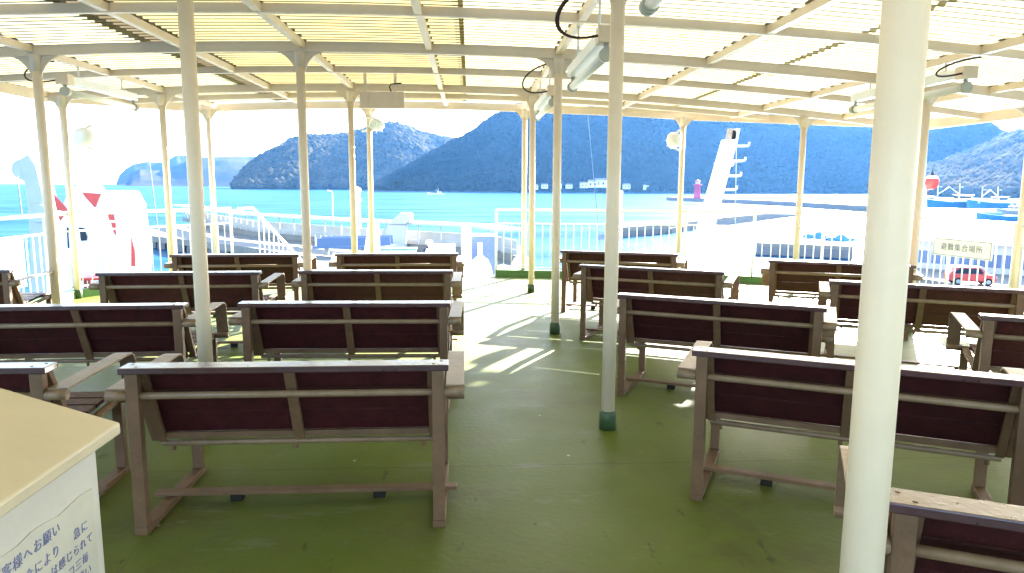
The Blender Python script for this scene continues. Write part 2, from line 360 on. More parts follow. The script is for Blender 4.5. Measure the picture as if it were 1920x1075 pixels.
for y in (-1.6, 1.45, 4.51, 7.57, 10.6): beam(y, 0.065, 0.100, 0, 'transverse_beam')
for y in (-0.1, 2.98, 6.04, 9.08): beam(y, 0.055, 0.075, 0.027, 'purlin')
beam(11.6, 0.055, 0.075, 0.027, 'purlin')
def shadow_dashes(x, ye, par):  # dark boxes standing in for the shadow gaps at the sheet fasteners
    mb = MB(); y = -1.0
    while y < ye-0.15:
        q = rnd.uniform(-0.008, 0.008); mb.box(x-0.043+q, x+0.043+q, y, y+0.055, zb(x)+0.0985, zb(x)+0.112); y += 0.25
    o = mb.build('clip_shadow_dashes', M['clip_shadow'], par); o['kind'] = 'stuff'
M['clip_shadow'] = mat('clip_shadow_brown', (0.16, 0.13, 0.09), 0.6, 0.3, 12)  # dark brown holds the shade between corrugation and bar
for x in (-4.33, -2.86, -1.68, -0.41, 0.92, 2.5, 4.37, 5.6):
    ye = min(12.74, next(12.8 for _ in [0]))
    if x > 1.2 or x < -4.6: ye = interp(x, edge)
    MB().box(x-0.03, x+0.03, -3.1, ye-0.03, zb(x)+0.032, zb(x)+0.098).build('longitudinal_bar', M['cream'], canopy)
    LB = canopy.children[-1] if False else bpy.context.scene.collection.objects[-1]
    shadow_dashes(x, ye, LB)
fp = [(-5.9, -3.1), (-5.9, 4), (-5.9, 10.6), (-4.6, 12.8)] + [(-4.6+5.8*i/12, 12.8) for i in range(1, 13)] + [(2.6, 12.52), (3.9, 12.25), (4.6, 11.8), (5.3, 11.35), (6.0, 10.75), (6.65, 10.2), (6.65, 4), (6.65, -3.1)]
MB().sweep([(x, y, zb(x)-0.015) for x, y in fp], 0.05, 0.135).build('edge_fascia', M['cream'], canopy)

# ---------------------------------------------------------------- posts
def gusset(parent, x, y, zt, s, h=0.30, wd=0.24, ax='x'):
    pts = [(0.03, 0), (0.03+wd, 0)] + [(0.03+wd-wd*math.sin(t*math.pi/20), -h+h*math.cos(t*math.pi/20)) for t in range(1, 11)]
    mb = MB()
    if ax == 'x': mb.prism([(s*a, -0.007, b) for a, b in pts], (0, 0.014, 0))
    mb.build('gusset', M['cream'], parent, loc=(0, 0, zt))
def post(x, y, label, rail=False, r=0.0445):
    zt = zb(x)+0.005
    o = MB().lathe([(r, 0.0), (r, zt)], n=20).build('canopy_post', M['cream'], None, smooth=True, loc=(x, y, 0))
    MB().lathe([(r+0.012, 0.001), (r+0.012, 0.115), (r+0.004, 0.125)], n=20).build('base_sleeve', M['green_dark'], o, smooth=True)
    for s in (-1, 1):
        sl = zb(x+s*0.26)-zb(x)
        gusset(o, x, y, zt+min(0, sl)+0.0, s)
    MB().lathe([(r*0.99, -0.16), (r*1.35, -0.02), (r*1.35, 0.0)], n=16).build('capital', M['cream'], o, smooth=True, loc=(0, 0, zt))
    tag(o, label, 'post', 'posts carrying the canopy')
    return o
POSTS = [
 (0.88, 1.45, 'thick cream post nearest the viewer, before the front bench on the right'),
 (-1.68, 4.51, 'cream post rising just beyond the frontmost complete bench on the left'),
 (0.91, 4.51, 'cream post with dark green foot in mid aisle beside looped brown cables'),
 (-4.30, 7.57, 'cream post below the left hanging lamp, foot behind the second-row bench'),
 (-1.715, 7.57, 'cream post standing between the two third-row benches on the left'),
 (0.92, 7.57, 'cream aisle post with dark green foot at the edge of the shade'),
 (4.91, 7.57, 'cream post between the thick front post and the evacuation sign'),
 (-4.35, 10.6, 'slim cream post beside the dangling wire, beyond the left hanging lamp'),
 (-1.71, 10.6, 'slim cream post just left of the hanging box'),
 (0.92, 10.6, 'slim cream aisle post on the sunlit deck, farthest green foot of the aisle'),
 (5.00, 10.6, 'slim cream post rising behind the far right bench, right of the leaning mast'),
 (-5.50, 10.2, 'slim white post at the left rail carrying a round floodlight'),
 (-4.40, 12.55, 'slim white post at the corner of the left front rail by the stair'),
 (-1.72, 12.55, 'slim white post under the hanging box with a floodlight below it'),
 (0.95, 12.55, 'slim white post at the front rail closest to the rail gap'),
 (3.60, 12.08, 'white post at the front rail with a floodlight left of it and mast right'),
 (6.27, 10.05, 'white post at the right rail beside a board of vertical letters'),
 (6.35, 7.85, 'white post at the right rail just beyond the evacuation sign'),
]
for x, y, lb in POSTS: post(x, y, lb)

# ---------------------------------------------------------------- rails and kerbs
def rail(name, path, label, bottom=0.16, top=1.18, mid=0.94, step=0.135, every=8):
    root = empty(name, (path[0][0], path[0][1], 0)); o0 = Vector((path[0][0], path[0][1], 0))
    tag(root, label, 'railing', 'white railings round the deck')
    pp = [Vector((x, y, 0))-o0 for x, y in path]
    for nm, z, r_ in (('top_rail', top, 0.024), ('middle_rail', mid, 0.015), ('bottom_rail', bottom, 0.015)):
        MB().tube([p+Vector((0, 0, z)) for p in pp], r_, 10).build(nm, M['white'], root, smooth=True)
    cnt = 0; bal = MB()
    for a, b in zip(pp, pp[1:]):
        L = (b-a).length; n = max(1, int(L/step))
        for i in range(n):
            p = a+(b-a)*i/n
            if cnt % every == 0:
                MB().tube([p+Vector((0, 0, 0.0)), p+Vector((0, 0, top))], 0.022, 10).build('rail_post', M['white'], root, smooth=True)
            else: bal.tube([p+Vector((0, 0, bottom)), p+Vector((0, 0, mid))], 0.0085, 6)
            cnt += 1
    MB().tube([pp[-1], pp[-1]+Vector((0, 0, top))], 0.022, 10).build('rail_post', M['white'], root, smooth=True)
    bal.build('balusters', M['white'], root, smooth=True)
    return root
def kerb(name, path, label):
    MBk = MB().sweep([(x, y, 0.001) for x, y in path], 0.10, 0.115)
    return structure(MBk.build(name, M['green_curb']))
rp = [(0.46, 12.55), (3.7, 12.05), (5.1, 11.4), (6.3, 10.1), (6.38, 6.0), (6.38, 1.0)]
rail('guard_rail', rp, 'white tubular rail along the front and right side, carrying the evacuation sign')
kerb('kerb', rp, '')
lp = [(-4.12, 12.55), (-5.55, 10.2), (-5.62, 6.0), (-5.62, 1.0)]
rail('guard_rail', lp, 'white tubular rail round the left side of the deck')
kerb('kerb', lp, '')
# stair rail going down ahead of the left corner
sr = empty('stair_rail', (-4.05, 12.75, 0)); tag(sr, 'white sloping stair rail going down beyond the left rail corner', 'railing')
MB().tube([(0, 0, 1.18), (0.15, 0.35, 1.17), (0.75, 2.6, -0.35)], 0.026, 10).build('handrail', M['white'], sr, smooth=True)
MB().tube([(0, 0, 0.10), (0.15, 0.35, 0.05), (0.75, 2.6, -1.4)], 0.02, 8).build('bottom_rail', M['white'], sr, smooth=True)
b = MB()
for i in range(1, 14):
    t = i/14; x = 0.15+0.6*t; y = 0.35+2.25*t; b.tube([(x, y, 0.05-1.45*t), (x, y, 1.17-1.52*t)], 0.009, 6)
b.build('balusters', M['white'], sr, smooth=True)
MB().bar((0.35, 0.2, -0.15), (1.0, 2.6, -2.2), 0.5, 0.05).build('stair_flight', M['white'], sr)

# ---------------------------------------------------------------- benches
BL = 1.46
def make_bench():
    root = empty('slatted_bench', (0, 0, 0))
    def part(nm, mb, m, bev=0.003, sm=False): return mb.build(nm, m, root, smooth=sm, bevel=bev)
    part('top_board', MB().box(-BL/2, BL/2, -0.035, 0.075, 0.760, 0.790), M['board'], 0.005)
    for x in (-0.695, -0.66, 0.66, 0.695): part('screw', MB().lathe([(0.007, 0.7895), (0.007, 0.7912), (0.004, 0.792)], (x, 0.045 if abs(x) > 0.68 else -0.005, 0), 10), M['frame'], 0)
    for s in (-1, 1): part('rear_leg', MB().box(s*0.68-0.028, s*0.68+0.028, -0.022, 0.022, 0.035, 0.759), M['frame'])
    for x, wd in ((-0.646, 0.034), (0, 0.05), (0.646, 0.034)):
        part('back_upright', MB().bar((x, 0.030, 0.758), (x, 0.195, 0.372), wd, 0.022, (0, 1, 0.4)), M['frame'])
    for s in (-1, 1):
        part('side_brace', MB().bar((s*0.690, 0.045, 0.757), (s*0.690, 0.225, 0.372), 0.040, 0.03, (0, 1, 0.4)), M['frame'])
    bk = MB(); d = Vector((0, 0.175, -0.386)).normalized(); nrm = Vector((0, 0.386, 0.175)).normalized(); o = Vector((0, 0.030, 0.758))
    s0 = 0.015
    for wd, gp in ((0.105, 0.007), (0.125, 0.0025), (0.125, 0.0)):
        c = o+nrm*0.024; a = c+d*s0; e = c+d*(s0+wd); t = nrm*0.010
        bk.add([a+Vector((-0.664, 0, 0))-t, a+Vector((0.664, 0, 0))-t, e+Vector((0.664, 0, 0))-t, e+Vector((-0.664, 0, 0))-t,
                a+Vector((-0.664, 0, 0))+t, a+Vector((0.664, 0, 0))+t, e+Vector((0.664, 0, 0))+t, e+Vector((-0.664, 0, 0))+t],
               [(0,3,2,1),(4,5,6,7),(0,1,5,4),(1,2,6,5),(2,3,7,6),(3,0,4,7)])
        s0 += wd+gp
    part('backrest', bk, M['wood'])
    part('lower_back_bar', MB().box(-0.65, 0.65, 0.180, 0.212, 0.388, 0.418), M['frame'])
    part('back_tube', MB().tube([(-0.71, 0.0, 0.655), (0.71, 0.0, 0.655)], 0.0165, 14), M['tube'], 0, True)
    for s in (-1, 1): part('tube_end', MB().tube([(s*0.7085, 0, 0.655), (s*0.80, 0, 0.655)], 0.0235, 16), M['tube'], 0, True)
    part('seat_tube', MB().tube([(-0.652, 0.195, 0.362), (0.652, 0.195, 0.362)], 0.0145, 12), M['tube'], 0, True)
    for x in (-0.60, -0.02, 0.60): part('bolt', MB().lathe([(0.010, 0.326), (0.010, 0.350)], (x, 0.195, 0), 8), M['frame'], 0)
    st = MB()
    for k in range(5):
        y = 0.245+k*0.092; z = 0.398+k*0.010
        st.add([(-0.655, y, z), (0.655, y, z), (0.655, y+0.082, z+0.009), (-0.655, y+0.082, z+0.009), (-0.655, y, z+0.022), (0.655, y, z+0.022), (0.655, y+0.082, z+0.031), (-0.655, y+0.082, z+0.031)],
               [(0,3,2,1),(4,5,6,7),(0,1,5,4),(1,2,6,5),(2,3,7,6),(3,0,4,7)])
    part('seat', st, M['wood'])
    for s in (-1, 1):
        part('seat_bearer', MB().bar((s*0.68, 0.215, 0.375), (s*0.68, 0.70, 0.425), 0.045, 0.02), M['frame'])
        part('armrest', MB().ribbon([(0.0, 0.682), (0.30, 0.689), (0.60, 0.697), (0.640, 0.692), (0.662, 0.677), (0.673, 0.650), (0.684, 0.56), (0.698, 0.45)], s*0.758-0.043, s*0.758+0.043, 0.011), M['tube'], 0.002)
        part('front_tube_end', MB().tube([(s*0.70, 0.70, 0.428), (s*0.80, 0.70, 0.428)], 0.0235, 16), M['tube'], 0, True)
        part('front_leg', MB().box(s*0.68-0.026, s*0.68+0.026, 0.672, 0.712, 0.036, 0.414), M['frame'])
        part('base_rail', MB().box(s*0.68-0.030, s*0.68+0.030, -0.024, 0.716, 0.0, 0.0345), M['frame'])
        part('foot_pad', MB().box(s*0.36-0.03, s*0.36+0.03, 0.315, 0.365, 0.0, 0.035), M['rubber'])
    part('crossbar', MB().box(-0.76, 0.76, 0.310, 0.370, 0.0365, 0.056), M['frame'])
    part('front_bar', MB().tube([(-0.70, 0.70, 0.428), (0.70, 0.70, 0.428)], 0.016, 12), M['tube'], 0, True)
    return root
def cr3(s): return s
BENCH = []   # (rear corner of the top board, which end, angle, label)
left1 = 'left block'
BENCH += [((-1.560, 3.150), 0, 0.4, 'dark bench seen whole from behind on the left, white locker at its near left'),
 ((-1.597, 4.905), 0, -1.2, 'dark bench directly beyond the frontmost whole bench on the left of the aisle'),
 ((-1.625, 6.770), 0, -0.8, 'third bench from the front in the column just left of the aisle'),
 ((-1.600, 8.450), 0, 1.2, 'farthest bench in the column just left of the aisle, under the hanging box'),
 ((-1.885, 3.180), 1, 0.5, 'bench mostly hidden behind the cream locker lid'),
 ((-1.935, 4.850), 1, 2.2, 'bench cut by the left picture edge, beyond the locker lid'),
 ((-1.960, 6.690), 1, 1.8, 'third-row bench left of the post, between far-left armrest and inner column'),
 ((-1.995, 8.400), 1, 2.0, 'farthest bench of the second column from the aisle on the left'),
 ((-4.330, 6.900), 1, 2.0, 'bench at the far left edge showing only its end frame'),
 ((1.079, 1.690), 0, -25.0, 'nearest bench, only its corner showing at the bottom right'),
 ((1.102, 3.406), 0, -26.5, 'large dark bench behind the thick post on the right'),
 ((1.099, 5.248), 0, -26.8, 'bench right of the aisle cable post, second beyond the thick post bench'),
 ((1.119, 7.246), 0, -26.5, 'third angled bench right of the aisle'),
 ((1.132, 8.883), 0, -20.5, 'farthest angled bench right of the aisle, against the front rail'),
 ((3.264, 4.290), 0, -27.0, 'bench at the right edge with a lit flat armrest'),
 ((4.440, 5.330), 1, -26.0, 'long bench on the right beneath the evacuation sign'),
 ((3.312, 7.694), 0, -24.1, 'farthest bench on the right, half hidden by the thick post')]
proto = make_bench()
for i, (p, end, ang, lb) in enumerate(BENCH):
    o = proto if i == 0 else copy_tree(proto)
    a = R(ang); c, s = math.cos(a), math.sin(a)
    lx = BL/2 if end == 0 else -BL/2
    o.location = (p[0] + c*lx - s*0.035, p[1] + s*lx + c*0.035, 0.0); o.rotation_euler = (0, 0, a)
    tag(o, lb, 'bench', 'dark slatted benches on the deck')

# ---------------------------------------------------------------- strip lamps
def lamp(x, y0, y1, z, label, cab):
    root = empty('strip_lamp', (x, y0, z)); L = y1-y0
    tag(root, label, 'lamp', 'strip lamps hung under the canopy')
    MB().box(-0.05, 0.05, 0.13, L, 0.0, 0.085).build('housing', M['white'], root, bevel=0.006)
    MB().box(-0.065, 0.065, 0.0, 0.128, -0.015, 0.095).build('junction_box', M['cream'], root, bevel=0.006)
    t = MB().tube([(0, 0.10, -0.085), (0, L-0.03, -0.085)], 0.034, 16).build('lamp_tube', M['tubelamp'], root, smooth=True)
    for y in (0.03, L-0.03): MB().lathe([(0.047, y), (0.047, y+0.07)], (0, 0, -0.085), 18, 'Y').build('end_cap', M['cap'], root, smooth=True)
    for y in (0.065, L-0.02): MB().tube([(0, y, -0.05), (0, y, -0.002)], 0.018, 10).build('socket_neck', M['cap'], root, smooth=True)
    zt = zb(x)+0.035-z
    for y in (0.35, L-0.3):
        MB().tube([(0, y, 0.083), (0, y, zt)], 0.010, 8).build('hanger', M['white'], root, smooth=True)
        MB().box(-0.045, 0.045, y-0.02, y+0.02, 0.086, 0.096).build('hanger_plate', M['white'], root)
    for k in range(cab):
        e = 0.018*k
        pts = []
        A = Vector((-0.065, 0.03, 0.03)); B = Vector((0.0, -0.10-e, zt-0.02)); C1 = A+Vector((-0.42-e, 0.0, -0.10)); C2 = B+Vector((-0.40-e, -0.05, -0.05))
        for i in range(17):
            u = i/16; pts.append(A*(1-u)**3 + C1*3*u*(1-u)**2 + C2*3*u*u*(1-u) + B*u**3)
        MB().tube(pts, 0.0085, 8).build('cable', M['cable'], root, smooth=True)
    return root
lamp(0.92, 2.00, 3.75, 2.60, 'strip lamp cut by the top edge, just right of the aisle cable post', 1)
lamp(0.92, 4.85, 6.50, 2.56, 'strip lamp with two looped brown cables left of the aisle post', 2)
lamp(0.92, 8.00, 9.80, 2.60, 'small strip lamp hanging behind the farther aisle post', 1)
lamp(4.37, 6.15, 8.05, 2.56, 'strip lamp on the right, crossed by the thick front post', 1)
lamp(-4.33, 8.05, 9.70, 2.66, 'strip lamp hanging at the left with one short cable', 1)
lamp(-4.33, 5.10, 6.85, 2.64, 'strip lamp at the left picture edge, only its end showing', 1)
# hanging box
hb = empty('hanging_box', (-1.09, 9.16, 2.545)); tag(hb, 'flat cream box hung by two straps under the canopy near the front', 'sign box')
MB().box(-0.275, 0.275, 0.0, 0.10, 0, 0.205).build('casing', M['cream'], hb, bevel=0.006)
for x in (-0.20, 0.17): MB().box(x-0.018, x+0.018, -0.012, -0.001, 0.02, zb(-1)+0.04-2.545).build('strap', M['cream'], hb)
MB().tube([(0.12, -0.03, 0.20), (0.10, -0.03, 0.25), (0.12, -0.03, 0.29), (0.25, -0.03, 0.30)], 0.008, 8).build('cable', M['rubber'], hb, smooth=True)

# ---------------------------------------------------------------- floodlights
def flood(loc, side, label, face=-0.3):
    root = empty('floodlight', loc, face); tag(root, label, 'floodlight', 'round floodlights on the rail posts')
    MB().lathe([(0.02, 0.17), (0.07, 0.155), (0.115, 0.10), (0.128, 0.03), (0.135, 0.0), (0.118, -0.005)], (0, 0, 0), 24, 'Y').build('housing', M['white'], root, smooth=True)
    MB().lathe([(0.119, -0.004), (0.119, -0.014)], (0, 0, 0), 24, 'Y').build('glass', M['glass'], root, smooth=True)
    g = MB()
    for a in range(4):
        t = a*math.pi/4; pts = [(0.14*math.cos(t)*k, -0.03-0.03*(1-k*k), 0.14*math.sin(t)*k) for k in (-1, -0.5, 0, 0.5, 1)]; g.tube(pts, 0.004, 6)
    g.build('wire_guard', M['white'], root, smooth=True)
    MB().tube([(0.0, 0.06, -0.128), (side*0.12, 0.05, -0.16), (side*0.24, 0.0, -0.13)], 0.018, 8).build('bracket', M['white'], root, smooth=True)
    MB().tube([(0.0, 0.06, 0.120), (side*0.12, 0.03, 0.17), (side*0.24, 0.0, 0.15)], 0.02, 8).build('upper_arm', M['white'], root, smooth=True)
    return root
flood(D(1261, 264, 12.0), -1, 'white round floodlight left of the post by the leaning mast', R(205))
flood(D(155, 258, 10.3), -1, 'pale round floodlight with ring guard at the left rail post', R(-115))
flood(D(706, 236, 12.5), -1, 'small drooping floodlight below the hanging box', 0.1).rotation_euler = (R(50), 0, 0.2)

# ---------------------------------------------------------------- locker with notice
LX = -1.045
lk = empty('locker', (LX, 0, 0)); tag(lk, 'white locker with sloping cream lid and a Japanese notice on its side', 'locker')
MB().prism([(-0.055, 2.07, 0.0), (-0.75, 2.07, 0), (-0.75, 2.07, 1.09), (-0.055, 2.07, 0.852)], (0, -1.7, 0)).build('body', M['locker'], lk, bevel=0.008)
MB().prism([(0.0, 2.11, 0.893), (0.0, 2.11, 0.858), (-0.80, 2.11, 1.127), (-0.80, 2.11, 1.162)], (0, -1.85, 0)).build('lid', M['tan'], lk, bevel=0.006)
nb = MB()
n = 14; ys = [2.025-i*(0.80/n) for i in range(n+1)]
top = [0.726+0.003*i/2+0.006*math.sin(i*1.7)+rnd.uniform(-0.003, 0.003) for i in range(n+1)]
nb.add([(-0.0515, y, t) for y, t in zip(ys, top)] + [(-0.0515, y, 0.25) for y in ys] + [(-0.0545, y, t) for y, t in zip(ys, top)] + [(-0.0545, y, 0.25) for y in ys],
       [(i, i+1, n+2+i, n+1+i) for i in range(n)] + [(2*n+2+i, 3*n+3+i, 3*n+4+i, 2*n+3+i) for i in range(n)] +
       [(i, 2*n+2+i, 2*n+3+i, i+1) for i in range(n)])
notice = nb.build('notice', M['paper'], lk)
def nline(txt, y_end, z, size):
    o = lettering('lettering', txt, size, M['ink'], notice, (-0.0500, y_end, z), (R(90), 0, R(90)), 0.0006, 1.18, 1.0, 'RIGHT'); return o

# ---------------------------------------------------------------- evacuation sign
a, b_ = Vector((6.10, 9.02, 0)), Vector((6.26, 8.14, 0)); dv = (b_-a).normalized(); ang = math.atan2(dv.y, dv.x)
sg = empty('evacuation_sign', ((a.x+b_.x)/2, (a.y+b_.y)/2, 0.84), ang); tag(sg, 'cream plate reading 避難集合場所 fixed on the right rail', 'sign')
MB().box(-0.44, 0.44, -0.006, 0.006, -0.115, 0.115).build('plate', M['sign'], sg, bevel=0.003)
bd = MB()
for (x0, x1, z0, z1) in ((-0.42, 0.42, 0.098, 0.104), (-0.42, 0.42, -0.104, -0.098), (-0.425, -0.42, -0.104, 0.104), (0.42, 0.425, -0.104, 0.104)): bd.box(x0, x1, -0.0085, -0.0062, z0, z1)
bd.build('border', M['signink'], sg)
lettering('lettering', '避難集合場所', 0.098, M['signink'], sg, (0.0, -0.0078, 0.0), (R(90), 0, 0), 0.0008, 1.16)
vb = empty('notice_board', (6.16, 10.02, 0)); tag(vb, 'narrow white board of vertical letters on the right corner post', 'sign')
vb.rotation_euler = (0, 0, R(-25))
MB().box(-0.06, 0.06, -0.006, 0.006, 0.28, 0.98).build('plate', M['white'], vb, bevel=0.002)
lettering('lettering', '\n'.join('乗り出さないで'), 0.075, M['ink'], vb, (0.01, -0.0075, 0.66), (R(90), 0, 0), 0.0008, 1.0, 1.0)
nline('お客様へお願い', 1.855, 0.690, 0.037)
nline('都合により', 1.845, 0.634, 0.035)
nline('急に', 1.985, 0.634, 0.035)
nline('は感じられて', 2.005, 0.588, 0.032)
nline('コ三毎', 1.975, 0.543, 0.032)
nline('お願い', 1.985, 0.500, 0.035)

# ---------------------------------------------------------------- sea
sea = MB()
ring = [0, 30, 80, 200, 600, 2000, 5000, 9000]; nseg = 64
vs = [(0, 0, -8)]; fs = []
for r_ in ring[1:]:
    for j in range(nseg): vs.append((r_*math.cos(2*math.pi*j/nseg), r_*math.sin(2*math.pi*j/nseg), -8))
for j in range(nseg): fs.append((0, 1+j, 1+(j+1) % nseg))
for k in range(len(ring)-2):
    for j in range(nseg): fs.append((1+k*nseg+j, 1+(k+1)*nseg+j, 1+(k+1)*nseg+(j+1) % nseg, 1+k*nseg+(j+1) % nseg))
structure(sea.add(vs, fs).build('water', M['water']))

# ---------------------------------------------------------------- hills
def hill(name, outline, D0, D1, m, trees=0, size=5.0, seed=1, ymax=None, rough=0.06, back=0.5, fm='forest'):
    """outline: ridge line of the photo; D0 shore distance, D1 ridge distance."""
    xs = [p[0] for p in outline]; N = 150; T = 22
    pts = []
    for i in range(N+1):
        x = xs[0]+(xs[-1]-xs[0])*i/N; y = float(np.interp(x, xs, [p[1] for p in outline]))
        r_ = ray(x, y); hz = math.hypot(r_.x, r_.y); dirv = Vector((r_.x/hz, r_.y/hz, 0)); el = r_.z/hz
        edge_ = min(1, min(i, N-i)/6)
        H = CAM_Z+el*D1+8; pts.append((dirv, max(0.5, H)))
    vs = []; fs = []
    for i, (dv_, H) in enumerate(pts):
        for k in range(T+1):
            t = k/(T-5)
            d_ = D0+(D1-D0)*t
            hgt = H*(1-(1-min(t, 1))**1.5) if t <= 1 else H*(1-back*(t-1)*(t-1)*6)
            p = dv_*d_
            nz = noise.fractal(Vector((p.x/120+seed*7, p.y/120, 0.3)), 0.9, 2.1, 5)*rough*H*(1 if 0 < k else 0)*(min(1, t*2))*(1-0.8*max(0, 1-abs(t-1)*6))
            vs.append((p.x, p.y, -8.3+max(0, hgt+nz)))
    for i in range(N):
        for k in range(T):
            q = i*(T+1)+k; fs.append((q, q+1, q+T+2, q+T+1))
    o = structure(MB().add(vs, fs).build(name, m, smooth=True))
    if trees:
        ico = bmesh.new(); bmesh.ops.create_icosphere(ico, subdivisions=1, radius=1.0); iv = np.array([v.co[:] for v in ico.verts]); jf = np.array([[v.index for v in f.verts] for f in ico.faces]); ico.free()
        rg = np.random.default_rng(seed); V = []; F = []; off = 0
        for _ in range(trees):
            i = rg.integers(0, N); k = rg.integers(0, T-4)
            q = i*(T+1)+k; u, w_ = rg.random(), rg.random()
            A = np.array(vs[q]); B = np.array(vs[q+T+1]); C_ = np.array(vs[q+1]); E_ = np.array(vs[q+T+2])
            p = (A*(1-u)+B*u)*(1-w_)+(C_*(1-u)+E_*u)*w_
            if p[2] < -5.5: continue
            s_ = size*rg.uniform(0.5, 1.35)
            sc_ = np.array([s_*rg.uniform(0.75, 1.2), s_*rg.uniform(0.75, 1.2), s_*rg.uniform(0.7, 1.3)])
            vv = iv*sc_*(1+rg.normal(0, 0.16, (len(iv), 1)))+p+np.array([0, 0, s_*0.35]); V.append(vv); F.append(jf+off); off += len(iv)
        V = np.concatenate(V); F = np.concatenate(F)
        me = bpy.data.meshes.new('hillside_forest'); me.vertices.add(len(V)); me.vertices.foreach_set('co', V.ravel())
        me.loops.add(F.size); me.loops.foreach_set('vertex_index', F.ravel().astype(np.int32))
        me.polygons.add(len(F)); me.polygons.foreach_set('loop_start', np.arange(0, F.size, 3, dtype=np.int32)); me.polygons.foreach_set('loop_total', np.full(len(F), 3, dtype=np.int32))
        me.update(); me.validate(); me.materials.append(M[fm])
        f = bpy.data.objects.new('hillside_forest', me); COL.objects.link(f); f['kind'] = 'stuff'
        return o, f
    return o, None
def forest_label(pair, label):
    if pair[1]: pair[1]['label'] = label; pair[1]['category'] = 'forest'
hill('far_cape_hill', [(218, 343), (224, 328), (234, 318), (250, 308), (275, 303), (300, 305), (318, 298), (330, 291), (360, 292), (400, 297), (420, 320)], 4100, 4500, M['cliff'], seed=3)
hill('far_headland_hill', [(236, 345), (246, 325), (262, 318), (300, 320), (330, 312), (360, 296), (400, 294), (450, 293), (500, 294), (560, 296)], 3000, 3500, M['cliff'], seed=5)
forest_label(hill('wooded_hill', [(434, 355), (442, 343), (452, 331), (470, 312), (492, 296), (520, 281), (545, 265), (575, 259), (620, 257), (660, 252), (700, 246), (725, 242), (745, 240), (765, 244), (790, 253), (815, 260), (850, 264), (900, 268), (960, 290), (1010, 335)], 1370, 1750, M['hill'], 15000, 6.0, 11, fm='forest_near', rough=0.14),
 'sunlit wood on the headland at centre left')
forest_label(hill('mountain_hill', [(690, 356), (720, 340), (745, 326), (775, 310), (805, 292), (835, 276), (862, 263), (890, 246), (915, 228), (950, 208), (985, 196), (1040, 182), (1120, 172), (1220, 170), (1330, 178), (1420, 195), (1480, 212), (1540, 226), (1600, 234), (1650, 238), (1700, 235), (1760, 228), (1810, 230), (1850, 236), (1885, 258), (1920, 285), (1980, 330)], 1090, 1355, M['hill'], 26000, 4.6, 23, rough=0.10),
 'hazy shaded woodland covering the tall mountain across the bay')
forest_label(hill('harbour_hill', [(1660, 352), (1690, 330), (1715, 316), (1740, 307), (1770, 299), (1790, 291), (1850, 271), (1920, 250), (2000, 232), (2100, 225)], 800, 1350, M['hill'], 16000, 5.0, 31, rough=0.16, fm='scrub'),
 'sunlit scrub on the hillside above the fishing harbour')

# ---------------------------------------------------------------- leaning mast on the foredeck
MY = 20.0
mt = empty('leaning_mast', (6.6, MY, -2.3)); tag(mt, 'thick white mast leaning right with hooked pegs down its side', 'mast')
def mpt(x, y, Y=MY): return D(x, y, Y)-Vector((6.6, MY, -2.3))
t0 = mpt(1368, 262); a_ = mpt(1311, 471)
d_ = (t0-a_).normalized(); b0 = a_-d_*((a_.z)/d_.z)
MB().add([*(b0+Vector((sx*0.22, sy*0.26, 0)) for sx, sy in ((-1,-1),(1,-1),(1,1),(-1,1))), *(t0+Vector((sx*0.185, sy*0.18, 0)) for sx, sy in ((-1,-1),(1,-1),(1,1),(-1,1)))],
         [(0,3,2,1),(4,5,6,7),(0,1,5,4),(1,2,6,5),(2,3,7,6),(3,0,4,7)]).build('column', M['white'], mt, bevel=0.03)
for s_ in (-1, 1): MB().bar(t0+Vector((0.04+s_*0.10, 0, -0.12)), t0+Vector((0.10+s_*0.10, 0, 0.30)), 0.07, 0.30).build('head_plate', M['rust'] if s_ < 0 else M['white'], mt)
MB().lathe([(0.16, -0.05), (0.16, 0.05)], tuple(t0+Vector((0.07, 0, 0.12))), 16, 'X').build('pulley', M['rubber'], mt, smooth=True)
for yy, x0 in ((274, 1378), (302, 1371), (330, 1363), (356, 1355), (404, 1342)):
    p = mpt(x0, yy); MB().tube([p, p+Vector((0.30, 0, 0)), p+Vector((0.385, 0, 0.01)), p+Vector((0.40, 0, 0.03)), p+Vector((0.41, 0, 0.11))], 0.030, 8).build('peg', M['white'], mt, smooth=True)
for xx, yy in ((1343, 308), (1372, 308)): MB().lathe([(0.0, -0.07), (0.05, -0.05), (0.07, 0), (0.05, 0.05), (0.0, 0.07)], tuple(mpt(xx, yy, MY-0.4)), 12).build('lug', M['white'], mt, smooth=True)
pA = D(1381, 262, 20.5); pB = D(1378, 470, 20.5)
tag(MB().tube([(0, 0, 0), pB-pA], 0.008, 6).build('wire', M['grey'], loc=pA), 'thin wire hanging down beside the leaning mast', 'wire', 'thin stay wires')
for (x0, y0, x1, y1, Y, lb) in ((268, 206, 301, 470, 13.3, 'thin dark wire slanting down from the left hanging lamp'), (1102, 213, 1126, 470, 13.3, 'thin wire slanting down against the mountain left of the aisle cable post'), (32, 330, 41, 402, 40, 'thin pole wire at the left edge before the leaning crane')):
    pA = D(x0, y0, Y); pB = D(x1, y1, Y); tag(MB().tube([(0, 0, 0), pB-pA], 0.007 if Y < 20 else 0.03, 6).build('wire', M['bluegrey'], loc=pA), lb, 'wire', 'thin stay wires')

